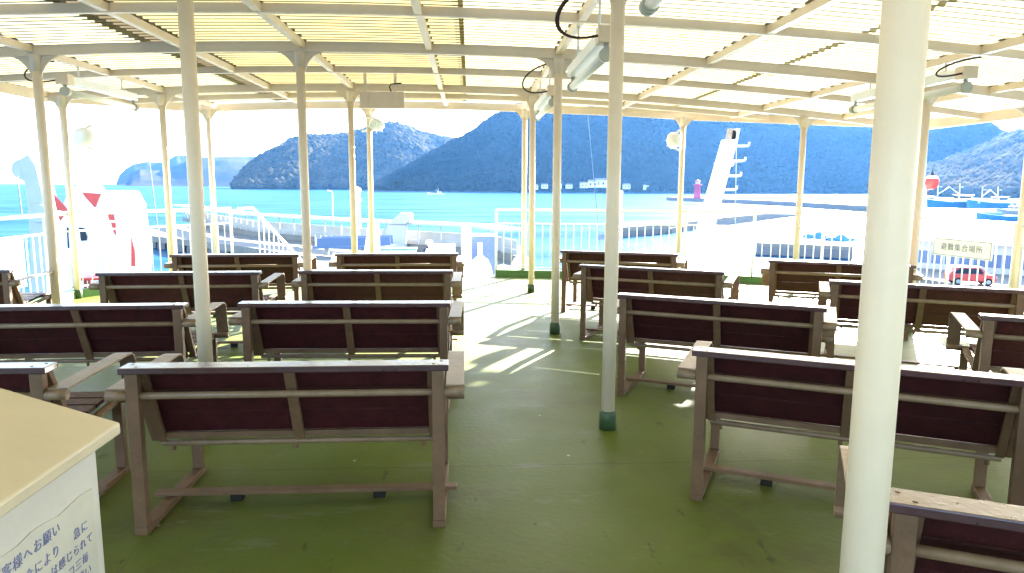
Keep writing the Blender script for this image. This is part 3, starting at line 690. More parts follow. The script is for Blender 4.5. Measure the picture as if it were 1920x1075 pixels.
# ---------------------------------------------------------------- things on the foredeck
def cowl(x, y, sc, label):
    o = empty('ventilator_cowl', (x, y, -2.3)); tag(o, label, 'ventilator', 'white rounded ventilators ahead of the rail gap')
    MB().lathe([(0.20, 0.0), (0.20, 1.75), (0.27, 1.80), (0.27, 1.95), (0.24, 2.12), (0.17, 2.27), (0.06, 2.36), (0.0, 2.37)], n=24).build('dome', M['white'], o, smooth=True)
    g = MB()
    for k in range(16):
        a = 2*math.pi*k/16; g.bar((0.275*math.cos(a), 0.275*math.sin(a), 1.70), (0.315*math.cos(a), 0.315*math.sin(a), 1.42), 0.02, 0.05)
    g.build('pleated_skirt', M['grey'], o)
    return o
cowl(0.22, 15.6, 1, 'white pointed ventilator dome in the gap left of the front rail corner')
cowl(1.16, 15.9, 1, 'white ventilator dome seen through the first bars of the front rail')
pn = empty('control_cabinet', (0.42, 24, -2.3)); tag(pn, 'blue grey cabinet with a white plate beyond the rail gap', 'cabinet')
MB().box(-0.36, 0.42, 0, 0.6, 0, 2.18).build('body', M['bluegrey'], pn, bevel=0.01)
MB().box(-0.17, 0.0, -0.012, -0.002, 1.42, 1.98).build('plate', M['white'], pn)
MB().box(-0.40, 0.46, -0.05, 0.66, 2.19, 2.25).build('roof', M['white'], pn)
bo = empty('deck_pillar', (-0.12, 23.6, -2.3)); tag(bo, 'square white pillar left of the blue grey cabinet', 'pillar')
MB().box(-0.17, 0.17, -0.17, 0.17, 0, 2.55).build('shaft', M['white'], bo, bevel=0.01)
MB().box(-0.05, 0.06, -0.19, -0.172, 1.52, 1.62).build('latch', M['grey'], bo)
bo = empty('deck_pillar', (-2.95, 22.0, -2.3)); tag(bo, 'white pillar beyond the farthest inner left bench, beside the sloping bracket', 'pillar')
MB().box(-0.16, 0.16, -0.16, 0.16, 0, 2.7).build('shaft', M['white'], bo, bevel=0.01)
MB().prism([(-0.15, 0, 2.8), (-0.6, 0, 0), (-0.16, 0, 0)], (0, 0.04, 0)).build('bracket', M['white'], bo)
wn = empty('mooring_winch', (-3.4, 16.2, -2.3)); tag(wn, 'white winch with a drum beyond the post between the farthest left benches', 'winch')
MB().box(-0.7, 0.7, -0.4, 0.4, 0, 1.55).build('base', M['white'], wn, bevel=0.02)
MB().lathe([(0.42, -0.62), (0.42, -0.56), (0.24, -0.55), (0.24, 0.30), (0.42, 0.31), (0.42, 0.37)], (0, 0, 1.95), 20, 'X').build('drum', M['white'], wn, smooth=True)
MB().lathe([(0.14, -0.85), (0.2, -0.84), (0.13, -0.70), (0.14, -0.62)], (0, 0, 1.95), 14, 'X').build('warping_end', M['grey'], wn, smooth=True)
MB().box(0.45, 0.68, -0.3, 0.3, 1.55, 2.2).build('gearbox', M['grey'], wn, bevel=0.03)
gb = empty('gear_cabinet', (-1.05, 27.6, -2.3)); tag(gb, 'grey switch cabinet with dark buttons beside the helmeted worker', 'cabinet')
MB().box(-0.55, 0.45, 0, 0.5, 0, 1.62).build('body', M['white'], gb, bevel=0.015)
MB().box(-0.45, 0.38, -0.012, -0.002, 1.15, 1.54).build('front_panel', M['grey'], gb)
for k in range(7): MB().lathe([(0.03, -0.03), (0.03, -0.013)], (-0.35+k*0.11, 0, 1.25), 8, 'Y').build('button', M['black'], gb)
hl = empty('storage_box', (-2.85, 27.2, -2.3)); tag(hl, 'low green topped box left of the helmeted worker', 'box')
MB().box(-0.75, 0.75, 0, 0.6, 0, 1.42).build('body', M['white'], hl, bevel=0.02)
MB().box(-0.8, 0.8, -0.05, 0.65, 1.425, 1.50).build('lid', mat('green_lid', (0.12, 0.24, 0.22), 0.5), hl, bevel=0.01)
# worker
def skin_body(name, joints, edges, m, parent, root_i=0, sub=2):
    me = bpy.data.meshes.new(name); me.from_pydata([j[0] for j in joints], edges, []); o = bpy.data.objects.new(name, me); COL.objects.link(o)
    o.modifiers.new('skin', 'SKIN'); sv = me.skin_vertices[0].data if me.skin_vertices else None
    if sv is None:
        bm = bmesh.new(); bm.from_mesh(me); bm.verts.layers.skin.verify(); bm.to_mesh(me); bm.free(); sv = me.skin_vertices[0].data
    for i, j in enumerate(joints): sv[i].radius = (j[1], j[1]); sv[i].use_root = (i == root_i)
    sb = o.modifiers.new('sub', 'SUBSURF'); sb.levels = sub; sb.render_levels = sub
    me.materials.append(m); dg = bpy.context.evaluated_depsgraph_get(); nm = bpy.data.meshes.new_from_object(o.evaluated_get(dg)); bpy.data.objects.remove(o)
    for p in nm.polygons: p.use_smooth = True
    q = bpy.data.objects.new(name, nm); COL.objects.link(q); q.parent = parent; return q
wk = empty('person', (-1.62, 28.0, -2.3), R(35)); tag(wk, 'worker in white helmet and dark blue clothes standing on the foredeck', 'person')
J = [((0,0,0.95),0.15),((0,0,1.15),0.14),((0,0.02,1.36),0.15),((0,0.03,1.47),0.065),((0,0.0,1.58),0.095),((0,-0.01,1.66),0.09),
     ((0.10,0,0.90),0.10),((0.11,-0.03,0.50),0.068),((0.11,0.02,0.10),0.05),((0.11,-0.12,0.05),0.045),
     ((-0.10,0,0.90),0.10),((-0.11,0.02,0.50),0.068),((-0.11,0.06,0.10),0.05),((-0.11,-0.08,0.05),0.045),
     ((0.21,0.02,1.38),0.065),((0.27,0.02,1.10),0.048),((0.25,-0.16,0.92),0.036),((0.24,-0.22,0.87),0.033),
     ((-0.21,0.02,1.38),0.065),((-0.27,0.02,1.10),0.048),((-0.25,-0.16,0.92),0.036),((-0.24,-0.22,0.87),0.033)]
EG = [(0,1),(1,2),(2,3),(3,4),(4,5),(0,6),(6,7),(7,8),(8,9),(0,10),(10,11),(11,12),(12,13),(2,14),(14,15),(15,16),(16,17),(2,18),(18,19),(19,20),(20,21)]
skin_body('body', J, EG, M['navy'], wk)
fc = MB().lathe([(0.0, -0.12), (0.05, -0.115), (0.08, -0.06), (0.092, 0.0), (0.09, 0.06), (0.05, 0.1), (0, 0.11)], (0, -0.015, 1.60), 16).build('face', M['skin'], wk, smooth=True)
MB().lathe([(0.155, -0.015), (0.15, 0.0), (0.128, 0.01), (0.125, 0.06), (0.10, 0.11), (0.05, 0.14), (0, 0.145)], (0, -0.01, 1.645), 20).build('helmet', M['white'], wk, smooth=True)
vest = MB().lathe([(0.19, 1.0), (0.195, 1.2), (0.20, 1.36), (0.12, 1.44)], (0, 0.01, 0), 18).build('jacket', M['white'], wk, smooth=True); vest.scale = (1.05, 0.82, 1)
for s_ in (-1, 1):
    for k in range(5):
        fx = (s_*0.24+(k-2)*0.016, -0.235, 0.86); MB().tube([fx, (fx[0], fx[1]-0.03, fx[2]-0.03), (fx[0]-s_*0.004, fx[1]-0.035, fx[2]-(0.065 if 0 < k < 4 else 0.05))], 0.009, 6).build('finger', M['skin'], wk, smooth=True)

# davit arm and lantern at the right rail
dv_ = empty('curved_davit', tuple(D(1686, 380, 14.5))); tag(dv_, 'white curved davit arm beyond the right rail, left of the red buoy', 'davit')
o0 = D(1686, 380, 14.5); pth = [D(x, y, 14.5)-o0 for x, y in ((1680, 480), (1680, 395), (1683, 372), (1691, 352), (1705, 341), (1725, 338), (1745, 338))]
MB().tube(pth, 0.055, 10).build('arm', M['white'], dv_, smooth=True)
MB().tube([D(1735, 338, 14.5)-o0, D(1735, 420, 14.5)-o0], 0.03, 8).build('strut', M['white'], dv_, smooth=True)
MB().tube([D(1686, 364, 14.5)-o0, D(1735, 366, 14.5)-o0], 0.02, 8).build('crossbar', M['white'], dv_, smooth=True)
c = D(1747, 341, 14.45)
by = empty('red_buoy', tuple(c)); tag(by, 'red rounded buoy with white cap hung beside the davit arm', 'buoy')
MB().lathe([(0.03, -0.16), (0.10, -0.13), (0.135, -0.05), (0.14, 0.03), (0.13, 0.06)], n=20).build('float', M['red'], by, smooth=True)
MB().lathe([(0.128, 0.062), (0.11, 0.10), (0.05, 0.125), (0, 0.13)], n=20).build('cap', M['white'], by, smooth=True)
MB().lathe([(0.035, 0.12), (0.03, 0.18), (0.012, 0.22), (0.01, 0.27)], n=10).build('top_light', M['black'], by, smooth=True)

# ---------------------------------------------------------------- quays, piers and breakwaters
def slab(name, pts, th, m, label, cat, kind=None):
    c = pts[0]; o = empty(name, tuple(c)); tag(o, label, cat, kind=kind)
    q = [Vector(p)-Vector(c) for p in pts]
    MB().prism([p-Vector((0, 0, th)) for p in q], (0, 0, th)).build('deck_slab', m, o)
    return o, q
def piles(o, a, b, n, ztop, zbot, wd, m):
    for i in range(n):
        p = a+(b-a)*(i+0.15)/(n-0.3); MB().box(p.x-wd/2, p.x+wd/2, p.y-wd/2+0.3, p.y+wd/2+0.3, zbot, ztop).build('pile', m, o)
QZ = -6.2
qp = [P(236, 437, QZ), P(345, 449, QZ), P(455, 462, QZ), P(640, 492, QZ), P(960, 505, QZ), P(985, 462, QZ), P(900, 452, QZ), P(700, 440, QZ), P(470, 424, QZ), P(380, 416, QZ)]
qo, qq = slab('ferry_quay', qp, 0.9, M['concrete'], 'pale concrete ferry quay on dark piles at the left', 'quay')
piles(qo, qq[0], qq[2], 12, -0.9, -2.4, 1.1, M['concrete_dark']); piles(qo, qq[2], qq[3], 5, -0.9, -2.4, 1.1, M['concrete_dark'])
MB().prism([p+Vector((1.5, 5, -2.4)) for p in qq[:4]]+[p+Vector((0, 0, -2.4)) for p in qq[4:]], (0, 0, 1.49)).build('inner_wall', M['bluegrey'], qo)
# roofed walkway along the quay
wp = [P(340, 385, -2.9), P(470, 402, -2.9), P(700, 414.5, -2.9), P(905, 423, -2.9), P(960, 432, -2.9)]
wo = empty('covered_walkway', (wp[0].x, wp[0].y, QZ)); tag(wo, 'long low white roofed walkway running along the ferry quay', 'walkway')
wl = [Vector((p.x-wp[0].x, p.y-wp[0].y, 0)) for p in wp]
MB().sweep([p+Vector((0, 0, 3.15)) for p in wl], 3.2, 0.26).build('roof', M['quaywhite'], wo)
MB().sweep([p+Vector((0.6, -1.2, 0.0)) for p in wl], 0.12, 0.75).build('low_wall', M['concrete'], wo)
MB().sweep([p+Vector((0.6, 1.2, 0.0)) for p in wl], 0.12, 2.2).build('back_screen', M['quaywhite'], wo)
MB().sweep([p+Vector((0.6, -1.2, 1.3)) for p in wl], 0.07, 0.07).build('rail_bar', M['quaywhite'], wo)
for a, b in zip(wl, wl[1:]):
    n = max(2, int((b-a).length/3.2))
    for i in range(n):
        p = a+(b-a)*i/n; MB().box(p.x+0.5, p.x+0.66, p.y-1.3, p.y-1.14, 0.751, 3.149).build('roof_post', M['quaywhite'], wo)
# fence on the quay, and a ramp shape standing in for shade
f0, f1 = P(592, 462, QZ), P(720, 470, QZ); fo = empty('quay_fence', tuple(f0)); tag(fo, 'short white fence on the quay in front of the walkway', 'fence')
v = f1-f0
for z in (0.5, 1.05): MB().bar((0, 0, z), v+Vector((0, 0, z)), 0.09, 0.09).build('fence_rail', M['white'], fo)
for i in range(13): p = v*i/12; MB().box(p.x-0.07, p.x+0.07, p.y-0.07, p.y+0.07, 0, 1.45).build('fence_post', M['white'], fo)
c = P(600, 478, QZ); d2 = P(735, 486, QZ)
gw = empty('shade_ramp', tuple(c)); tag(gw, 'added blue grey ramp standing in for shade on the quay below the short fence', 'ramp')  # added shape, coloured for the shade lying on the quay
v = d2-c
MB().bar(Vector((0, 0, 0.9)), v+Vector((0, 0, 1.3)), 2.4, 0.25).build('shade_deck', M['bluegrey'], gw)
for s_ in (-1, 1): MB().bar(Vector((0, s_*1.25, 1.5)), v+Vector((0, s_*1.25, 2.0)), 0.1, 0.9).build('shade_panel', M['bluegrey'], gw)
for t in (0.1, 0.9): MB().box(v.x*t-0.2, v.x*t+0.2, v.y*t-0.2, v.y*t+0.2, 0, 0.78).build('trestle', M['grey'], gw)
# boarding tower with a rounded hood
c = P(748, 472, QZ); bt_ = empty('boarding_tower', tuple(c)); tag(bt_, 'white boarding tower with a bulging hood at the middle of the walkway', 'tower')
sc_ = (c.y)/100
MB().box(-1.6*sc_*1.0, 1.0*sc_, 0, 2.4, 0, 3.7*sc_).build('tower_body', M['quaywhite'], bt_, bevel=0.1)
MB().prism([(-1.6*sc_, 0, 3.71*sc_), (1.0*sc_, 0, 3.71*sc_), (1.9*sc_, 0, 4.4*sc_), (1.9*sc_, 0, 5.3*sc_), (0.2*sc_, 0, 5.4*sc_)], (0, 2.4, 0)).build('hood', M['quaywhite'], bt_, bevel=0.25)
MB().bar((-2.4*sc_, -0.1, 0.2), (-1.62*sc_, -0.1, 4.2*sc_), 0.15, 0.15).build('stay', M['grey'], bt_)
# lamp posts on the quay
def qlamp(x, ytop, ybase, label):
    c = P(x, ybase, QZ); o = empty('street_lamp', tuple(c)); tag(o, label, 'street lamp', 'lamp posts on the quay')
    h = (D(x, ytop, c.y)-c).z
    MB().tube([(0, 0, 0), (0, 0, h)], 0.07, 8, radii=[0.11, 0.06]).build('pole', M['grey'], o, smooth=True)
    MB().bar((-0.1, 0, h+0.02), (-0.75, 0, h+0.15), 0.28, 0.14).build('lamp_head', M['white'], o, bevel=0.03)
qlamp(625, 359, 436, 'slender quay lamp post standing against the water left of the slim posts')
c = P(669, 452, QZ); o = empty('harbour_light', tuple(c)); tag(o, 'white round headed harbour light half behind a slim post', 'light')
h = (D(669, 350, c.y)-c).z
MB().lathe([(0.9, 0), (0.75, 0.5), (0.55, h-2.2), (0.75, h-2.0), (0.75, h-1.7)], n=18).build('tower', M['white'], o, smooth=True)
MB().lathe([(0.6, h-1.69), (0.6, h-0.7)], n=14).build('lantern', M['glass'], o, smooth=True)
MB().lathe([(0.8, h-0.69), (0.7, h-0.3), (0.3, h-0.02), (0, h)], n=16).build('dome', M['white'], o, smooth=True)

def wall_line(name, pts, wd, z, m, label, cat, cap=True):
    c = Vector((pts[0].x, pts[0].y, -8)); o = empty(name, tuple(c)); tag(o, label, cat)
    q = [Vector((p.x-c.x, p.y-c.y, -1.0)) for p in pts]
    MB().sweep(q, wd, z+9.0-0.35).build('wall', m, o)
    MB().sweep([p+Vector((0, 0, z+9.0-0.35+0.002)) for p in q], wd*1.04, 0.35).build('coping', M['concrete'], o)
    return o
wall_line('breakwater', [P(1258, 376, -8), P(1400, 382, -8), P(1490, 387, -8), P(1700, 402, -8)], 7, -5.6, M['concrete_dark'], 'long low breakwater carrying the red light tower', 'breakwater')
def towr(x, yb, yt, Y, label):
    c = D(x, yb, Y); o = empty('light_tower', tuple(c)); tag(o, label, 'light tower'); h = (D(x, yt, Y)-c).z
    r_ = h*0.17
    MB().lathe([(r_*1.25, 0), (r_*1.1, h*0.12), (r_*0.85, h*0.68), (r_*1.3, h*0.70), (r_*1.3, h*0.76)], n=18).build('shaft', M['pinkred'], o, smooth=True)
    MB().lathe([(r_*0.7, h*0.761), (r_*0.7, h*0.88)], n=14).build('lantern', M['glass'], o, smooth=True)
    MB().lathe([(r_*0.9, h*0.881), (r_*0.6, h*0.95), (0.02, h)], n=14).build('cap', M['pinkred'], o, smooth=True)
c = P(1307, 374, -5.6); towr(1307, 372.5, 337, c.y, 'red light tower at the head of the long breakwater')
jt, jq = slab('jetty', [P(1136, 421, -6.1), P(1220, 416, -6.1), P(1330, 404, -6.1), P(1490, 390, -6.1), P(1500, 394, -6.1), P(1340, 410, -6.1), P(1250, 421, -6.1), P(1140, 428, -6.1)], 0.8, M['concrete'], 'concrete jetty on dark piles running off to the right', 'jetty')
piles(jt, jq[7], jq[6], 6, -0.8, -2.3, 1.4, M['concrete_dark']); piles(jt, jq[6], jq[5], 5, -0.8, -2.3, 1.4, M['concrete_dark'])
MB().prism([p+Vector((1.5, 1.5, -2.3)) for p in (jq[7], jq[6], jq[5], jq[4], jq[3], jq[2], jq[1], jq[0])], (0, 0, 1.49)).build('core', M['concrete_dark'], jt)
cc = P(1163, 420, -6.1); o = empty('harbour_light', tuple(cc)); tag(o, 'slim white light post standing at the near end of the jetty', 'light'); h = (D(1163, 358, cc.y)-cc).z
MB().tube([(0, 0, 0), (0, 0, h-0.8)], 0.25, 10, radii=[0.35, 0.22]).build('pole', M['white'], o, smooth=True)
MB().lathe([(0.4, h-0.79), (0.4, h-0.3), (0.2, h)], n=12).build('lantern', M['white'], o, smooth=True)
# floating pontoon and right-hand quay
pn_, pq = slab('pontoon', [P(1418, 455, -6.3), P(1600, 462, -6.3), P(1600, 449, -6.3), P(1432, 445, -6.3)], 0.5, M['concrete'], 'pontoon with dark sides in the glare before the far right bench', 'pontoon')
MB().prism([p+Vector((0, 0, -2.2)) for p in pq], (0, 0, 1.69)).build('hull', M['concrete_dark'], pn_)
for k, (x, y) in enumerate(((1530, 447), (1575, 452))):
    c = P(x, y, -6.3); nn = MB(); rg = random.Random(k)
    n_ = 10; vs = []; 
    for i in range(n_+1):
        for j in range(6):
            a = math.pi*j/5; rr = (0.9+0.25*math.sin(i*1.3+k))*math.sin(math.pi*(i+0.5)/(n_+1))**0.5
            vs.append(((i-n_/2)*0.42, -math.cos(a)*rr*1.2, math.sin(a)*rr+rg.uniform(-.08, .08)))
    fs = [(i*6+j, i*6+j+1, i*6+j+7, i*6+j+6) for i in range(n_) for j in range(5)]
    nn.add(vs, fs); tag(nn.build('net_pile', M['net'], None, True, loc=c), ['longer heap of blue net on the pontoon, left one', 'heap of blue net on the pontoon beside the thick post'][k], 'net')
rq, rqq = slab('fishing_quay', [P(1600, 512, QZ), P(1740, 524, QZ), P(2060, 575, QZ), P(2060, 470, QZ), P(1720, 468, QZ), P(1650, 486, QZ)], 0.9, M['concrete'], 'sunlit concrete quay beyond the right rail where the red car stands', 'quay')
MB().prism([p+Vector((0, 0, -2.3)) for p in rqq], (0, 0, 1.39)).build('quay_wall', M['concrete_dark'], rq)
# long shed with dark bays
c = P(1715, 503, QZ); d2 = P(1935, 520, QZ); v = d2-c; sh = empty('open_shed', tuple(c), math.atan2(v.y, v.x)); L = v.length
tag(sh, 'long white shed with dark bays behind the rail bars and sign', 'shed')
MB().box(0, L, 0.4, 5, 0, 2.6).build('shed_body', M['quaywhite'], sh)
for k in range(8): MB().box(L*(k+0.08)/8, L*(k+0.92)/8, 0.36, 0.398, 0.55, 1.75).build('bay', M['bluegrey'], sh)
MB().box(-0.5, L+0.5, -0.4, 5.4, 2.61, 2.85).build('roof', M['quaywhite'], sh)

# red car on the quay
def car(loc, rz, m, label):
    o = empty('parked_car', tuple(loc), rz); tag(o, label, 'car')
    prof = [(-1.70, 0.32), (1.68, 0.32), (1.72, 0.60), (1.62, 0.82), (0.95, 0.92), (0.50, 1.42), (-1.15, 1.46), (-1.55, 1.10), (-1.72, 0.85)]
    MB().prism([(x, -0.72, z) for x, z in prof], (0, 1.44, 0)).build('body', m, o, bevel=0.07)
    for s_ in (-1, 1):
        MB().prism([(0.82, s_*0.722, 0.93), (0.44, s_*0.722, 1.34), (-0.28, s_*0.722, 1.36), (-0.28, s_*0.722, 0.93)], (0, s_*0.012, 0)).build('window', M['black'], o)
        MB().prism([(-0.36, s_*0.722, 0.93), (-0.36, s_*0.722, 1.36), (-1.08, s_*0.722, 1.37), (-1.38, s_*0.722, 1.08), (-1.40, s_*0.722, 0.93)], (0, s_*0.012, 0)).build('window', M['black'], o)
        MB().box(0.62, 0.78, s_*0.80-0.07, s_*0.80+0.07, 0.90, 1.02).build('mirror', m, o, bevel=0.02)
        MB().box(1.62, 1.735, s_*0.52-0.14, s_*0.52+0.14, 0.58, 0.74).build('headlight', M['glass'], o, bevel=0.03)
        for x in (-1.08, 1.10):
            wh = MB().lathe([(0.29, -0.09), (0.30, -0.06), (0.30, 0.06), (0.29, 0.09)], n=22, axis='Y').build('wheel', M['rubber'], o, smooth=True, loc=(x, s_*0.66, 0.30))
            MB().lathe([(0.17, s_*0.092-0.004), (0.17, s_*0.092+0.004)], n=16, axis='Y').build('rim', M['grey'], wh, smooth=True)
    MB().prism([(0.97, -0.62, 0.945), (0.545, -0.62, 1.385), (0.565, -0.62, 1.40), (0.995, -0.62, 0.955)], (0, 1.24, 0)).build('windscreen', M['black'], o)
    MB().box(-1.5, 0.6, -0.62, 0.62, 1.462, 1.475).build('roof_panel', M['white'], o)
car(P(1830, 536, QZ)+Vector((0, 0.8, 0)), R(-16), M['red'], 'small red car parked on the quay behind the rail bars')

# ---------------------------------------------------------------- boats
def boat(loc, L, rz, hull, label, masts=1, cabin=True, group='fishing boats in the harbour', canopy_m=None):
    o = empty('fishing_boat', tuple(loc), rz); tag(o, label, 'boat', group)
    W_ = L*0.24; H = L*0.09; N = 14; vs = []
    for i in range(N+1):
        t = i/N; x = (t-0.5)*L; wd = W_/2*(1-max(0, (t-0.55)/0.45)**2.2)*(0.82+0.18*min(1, t*4)); sh = H*(1+0.9*max(0, t-0.4)**2*2.2)
        vs += [(x, -wd*0.55, -0.3), (x, wd*0.55, -0.3), (x, wd, sh), (x, -wd, sh)]
    fs = [(0, 1, 2, 3), tuple(4*N+j for j in (3, 2, 1, 0))]+[(4*i+j, 4*i+4+j, 4*i+4+(j+1) % 4, 4*i+(j+1) % 4) for i in range(N) for j in range(4)]
    MB().add(vs, fs).build('hull', hull, o)
    st = MB()
    for s_ in (0, 1):
        for i in range(N): 
            a = Vector(vs[4*i+3-s_]); b = Vector(vs[4*i+7-s_]); st.bar(a+Vector((0, 0, H*0.07)), b+Vector((0, 0, H*0.07)), L*0.012, H*0.13)
    st.build('gunwale', M['white'], o)
    if cabin:
        c0 = -L*0.22
        cb = MB().box(c0-L*0.11, c0+L*0.11, -W_*0.30, W_*0.30, H*0.98, H*0.98+L*0.11).build('wheelhouse', M['white'], o, bevel=L*0.006)
        MB().box(c0+L*0.1103, c0+L*0.113, -W_*0.26, W_*0.26, H*0.98+L*0.06, H*0.98+L*0.095).build('window', M['black'], cb)
        for s_ in (-1, 1): MB().box(c0-L*0.09, c0+L*0.09, s_*W_*0.302-0.01, s_*W_*0.302+0.01, H*0.98+L*0.06, H*0.98+L*0.095).build('window', M['black'], cb)
        MB().box(c0-L*0.13, c0+L*0.13, -W_*0.34, W_*0.34, H*0.98+L*0.1105, H*0.98+L*0.118).build('wheelhouse_roof', M['white'], o)
    for k in range(masts):
        x = (-0.16+0.34*k)*L; MB().tube([(x, 0, H*0.9), (x+L*0.01, 0, H+L*0.30)], L*0.007, 8).build('mast', M['white'], o, smooth=True)
        MB().tube([(x, 0, H+L*0.12), (x+L*0.17*(1 if k % 2 == 0 else -1), 0, H+L*0.24)], L*0.006, 6).build('boom', M['white'], o, smooth=True)
        MB().bar((x-L*0.03, -W_*0.2, H+L*0.24), (x-L*0.03, W_*0.2, H+L*0.24), L*0.006, L*0.006).build('crosstree', M['white'], o)
    if canopy_m: MB().prism([(L*0.05, -W_*0.34, H+L*0.055), (L*0.05, 0, H+L*0.085), (L*0.05, W_*0.34, H+L*0.055), (L*0.05, W_*0.34, H*0.95), (L*0.05, -W_*0.34, H*0.95)], (L*0.28, 0, 0)).build('deck_cover', canopy_m, o)
    return o
def at(x, y): return P(x, y, -8)
boat(at(817, 366), 16, R(190), M['white'], 'small white boat far out on the calm bay', 1, group='small boats far out')
boat(at(1778, 389), 30, R(172), M['blueboat'], 'blue hulled fishing boat with two masts, left of the moored pair', 2)
boat(at(1855, 390), 26, R(188), M['blueboat'], 'blue hulled fishing boat moored at the far right with a white awning', 2, canopy_m=M['white'])
boat(at(1880, 414), 15, R(170), M['blueboat'], 'small pale blue boat nearest the right rail', 0, cabin=False, canopy_m=M['net'])
boat(at(1890, 402), 14, R(200), M['grey'], 'grey boat with a round canopy at the right picture edge', 1)
boat(at(1720, 386), 24, R(175), M['white'], 'white fishing boat under the red buoy', 1)
for x, lb in ((1015, 'white'), (1185, 'pale'), (1270, 'distant')): pass

# houses along the far shore
HS = [(1002, 356, 12), (1022, 354, 9), (1046, 355, 10), (1068, 354, 9), (1096, 353, 11), (1112, 352, 15), (1127, 352, 16), (1176, 355, 10), (1212, 356, 9), (1236, 357, 12), (1290, 357, 9), (1440, 357, 10), (1462, 357, 9), (1530, 358, 11), (1545, 357, 14), (1582, 358, 9)]
HL = ['small white house at the water edge just right of the gap post', 'white cabin on the far shore between the slim aisle posts', 'white house on the far shore just left of the nearer aisle post', 'white house on the far shore just right of the nearer aisle post',
      'low white house left of the pair of large sheds on the far shore', 'large white shed on the far shore, left of a pair', 'large white shed on the far shore, right of a pair beside the cable post', 'low white house on the far shore right of the cable post',
      'small white house midway between cable post and floodlight post', 'wide white house left of the floodlight post on the far shore', 'small white house left of the red light tower on the far shore', 'small white house right of the leaning mast on the far shore', 'second small house right of the leaning mast on the far shore',
      'low house right of the slim post before the glare on the far shore', 'broad pale house right of the slim post on the far shore', 'small house just left of the thick post on the far shore']
for (x, y, wd), lb in zip(HS, HL):
    c = D(x, y, 1060); c.z = max(-7.6, c.z)
    o = empty('shore_house', tuple(c), R(rnd.uniform(-15, 15))); tag(o, lb, 'house', 'white houses along the far shore')
    dd = wd*0.7; hh = wd*rnd.uniform(0.45, 0.7)
    MB().box(-wd/2, wd/2, 0, dd, 0, hh).build('walls', M['white'], o)
    MB().prism([(-wd*0.54, -0.4, hh+0.02), (-wd*0.54, dd/2, hh+wd*0.2), (-wd*0.54, dd+0.4, hh+0.02)], (wd*1.08, 0, 0)).build('roof', M['roofred'], o)
    for k in (-0.25, 0.2): MB().box(wd*k-wd*0.08, wd*k+wd*0.08, -0.06, -0.005, hh*0.4, hh*0.75).build('window', M['black'], o)
HT = [(1790, 343, 770, 15), (1832, 330, 840, 17), (1850, 326, 850, 18), (1908, 328, 830, 36), (1768, 352, 760, 13), (1880, 348, 770, 15)]
HTL = ['house low on the harbour hillside right of the red buoy', 'white house on the harbour hillside below the sunlit ridge', 'pale house in the middle of the harbour hillside', 'long white roofed building at the right picture edge', 'house at the water just right of the red buoy', 'grey house behind the moored blue boats']
for (x, y, Y, wd), lb in zip(HT, HTL):
    c = D(x, y, Y); o = empty('hillside_house', tuple(c-Vector((0, 0, 6))), R(rnd.uniform(-20, 20))); tag(o, lb, 'house', 'buildings above the fishing harbour')
    hh = 6+wd*0.18; dd = wd*0.6
    MB().box(-wd/2, wd/2, 0, dd, 0, hh).build('walls', M['white'], o)
    MB().prism([(-wd*0.54, -0.5, hh+0.02), (-wd*0.54, dd/2, hh+wd*0.13), (-wd*0.54, dd+0.5, hh+0.02)], (wd*1.08, 0, 0)).build('roof', M['white'] if wd > 30 else M['roofred'], o)
    for k in (-0.3, 0.0, 0.28): MB().box(wd*k-wd*0.07, wd*k+wd*0.07, -0.06, -0.005, hh-wd*0.2, hh-wd*0.08).build('window', M['black'], o)

# ---------------------------------------------------------------- white davit tower and crane beyond the left rail
TY = 18.0
T0 = D(170, 500, TY); T0.z = -8.4
lt = empty('davit_tower', tuple(T0)); tag(lt, 'bulky white davit tower with red triangular panels beyond the left rail', 'davit')
def tp(x, y, Y=TY): return D(x, y, Y)-T0
MB().prism([tp(84, 700), tp(96, 440), tp(128, 352), tp(146, 347), tp(176, 405), tp(214, 470), tp(262, 700)], (0, 1.2, 0)).build('tower_frame', M['white'], lt, bevel=0.05)
MB().prism([tp(150, 358, TY-.3), tp(225, 358, TY-.3), tp(240, 385, TY-.3), tp(250, 470, TY-.3), tp(258, 720, TY-.3), tp(214, 720, TY-.3), tp(186, 420, TY-.3)], (0, 1.0, 0)).build('lifeboat_cradle', M['white'], lt, bevel=0.05)
for q, nm in (((( 100, 364), (128, 396), (106, 396)), 'panel'), (((152, 361), (187, 364), (177, 389)), 'panel'), (((200, 402), (211, 402), (213, 413), (205, 413)), 'panel'), (((208, 418), (214, 418), (219, 445), (213, 436)), 'panel'), (((108, 401), (121, 401), (112, 414)), 'panel'), (((246, 440), (253, 470), (254, 500), (246, 500)), 'panel')):
    yy = TY-0.36
    MB().prism([tp(x, y, yy) for x, y in q], (0, 0.05, 0)).build('red_panel', M['red'], lt)
MB().prism([tp(148, 427, TY-.05), tp(156, 428, TY-.05), tp(162, 444, TY-.05), tp(161, 451, TY-.05), tp(149, 452, TY-.05)], (0, 0.04, 0)).build('dark_opening', M['black'], lt)
MB().prism([tp(125, 427, TY-.05), tp(128, 427, TY-.05), tp(132, 465, TY-.05), tp(127, 466, TY-.05)], (0, 0.04, 0)).build('dark_opening', M['black'], lt)
C0 = D(75, 430, 42); C0.z = -8.3
lc = empty('leaning_crane', tuple(C0)); tag(lc, 'pale leaning crane jib with rounded head at the left edge', 'crane')
def cp(x, y): return D(x, y, 42)-C0
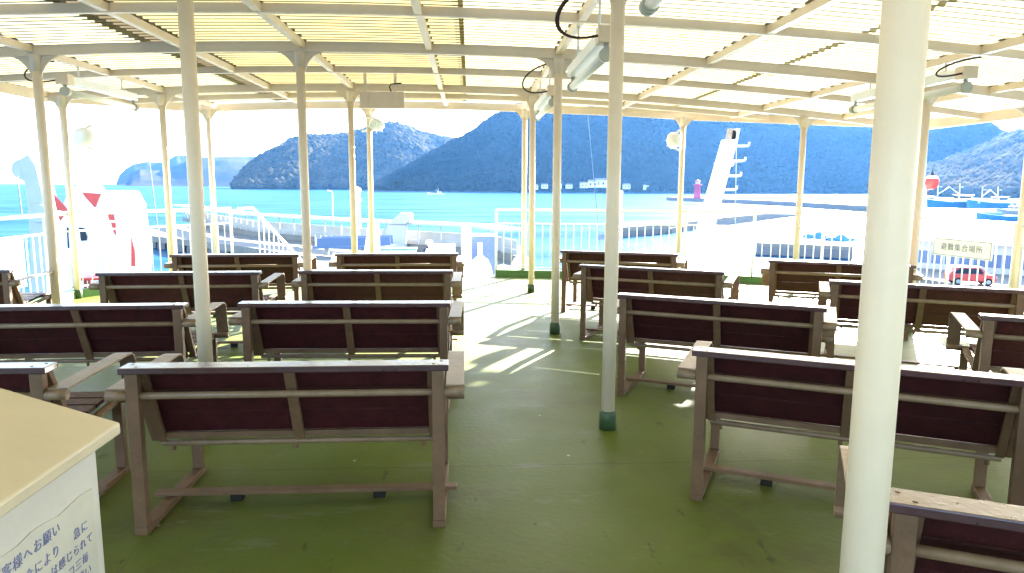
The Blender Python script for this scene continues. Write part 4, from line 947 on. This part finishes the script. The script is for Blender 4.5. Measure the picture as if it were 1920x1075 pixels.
MB().prism([cp(44, 345), cp(40, 330), cp(30, 302), cp(52, 288), cp(66, 308), cp(82, 375), cp(92, 620), cp(60, 620), cp(52, 400)], (0, 1.4, 0)).build('jib', M['crane'], lc, bevel=0.12)
MB().lathe([(0.55, 0.05), (0.62, 0.3), (0.62, 1.1), (0.55, 1.35)], tuple(cp(39, 318)), 18, 'Y').build('rounded_head', M['crane'], lc, smooth=True)
MB().lathe([(0.5, -0.25), (0.55, -0.1), (0.55, 1.5), (0.5, 1.6)], tuple(cp(74, 400)), 18, 'Y').build('pivot_drum', M['crane'], lc, smooth=True)
rs = P(72, 549, 0.0); rs.x = max(rs.x, -5.45)
ro = empty('red_topped_stand', tuple(rs), 0.2); tag(ro, 'low stand with a red top on the deck by the left rail', 'stand')
MB().prism([(-0.26, -0.16, 0.20), (0.24, -0.16, 0.20), (0.20, 0.16, 0.24), (-0.20, 0.16, 0.24)], (0, 0, 0.035)).build('top', M['red'], ro, bevel=0.006)
for x in (-0.18, 0.17):
    for y in (-0.10, 0.10): MB().box(x-0.02, x+0.02, y-0.02, y+0.02, 0, 0.205 if y < 0 else 0.225).build('leg', M['darkred'], ro)
# white board on the left rail and liferaft canister
wb = empty('white_board', (-5.53, 8.6, 0.62), R(92)); tag(wb, 'large blank white board fixed on the left rail', 'board')
MB().box(-0.55, 0.55, -0.01, 0.01, -0.30, 0.30).build('panel', M['white'], wb, bevel=0.004)

# ---------------------------------------------------------------- haze
hz = MB().box(-9300, 9300, -9300, 9300, -9.5, 420).build('haze', mat('haze_air', (1, 1, 1)))
hm = bpy.data.materials.new('sea_haze'); hm.use_nodes = True; hn = hm.node_tree.nodes; hn.remove(hn['Principled BSDF'])
pv = hn.new('ShaderNodeVolumePrincipled'); pv.inputs['Color'].default_value = (0.12, 0.39, 1.0, 1); pv.inputs['Density'].default_value = 0.000036; pv.inputs['Anisotropy'].default_value = 0.5
hm.node_tree.links.new(pv.outputs[0], hn['Material Output'].inputs['Volume'])
hz.data.materials.clear(); hz.data.materials.append(hm); hz['kind'] = 'stuff'; hz['label'] = 'blue sea haze over the bay'; hz['category'] = 'haze'
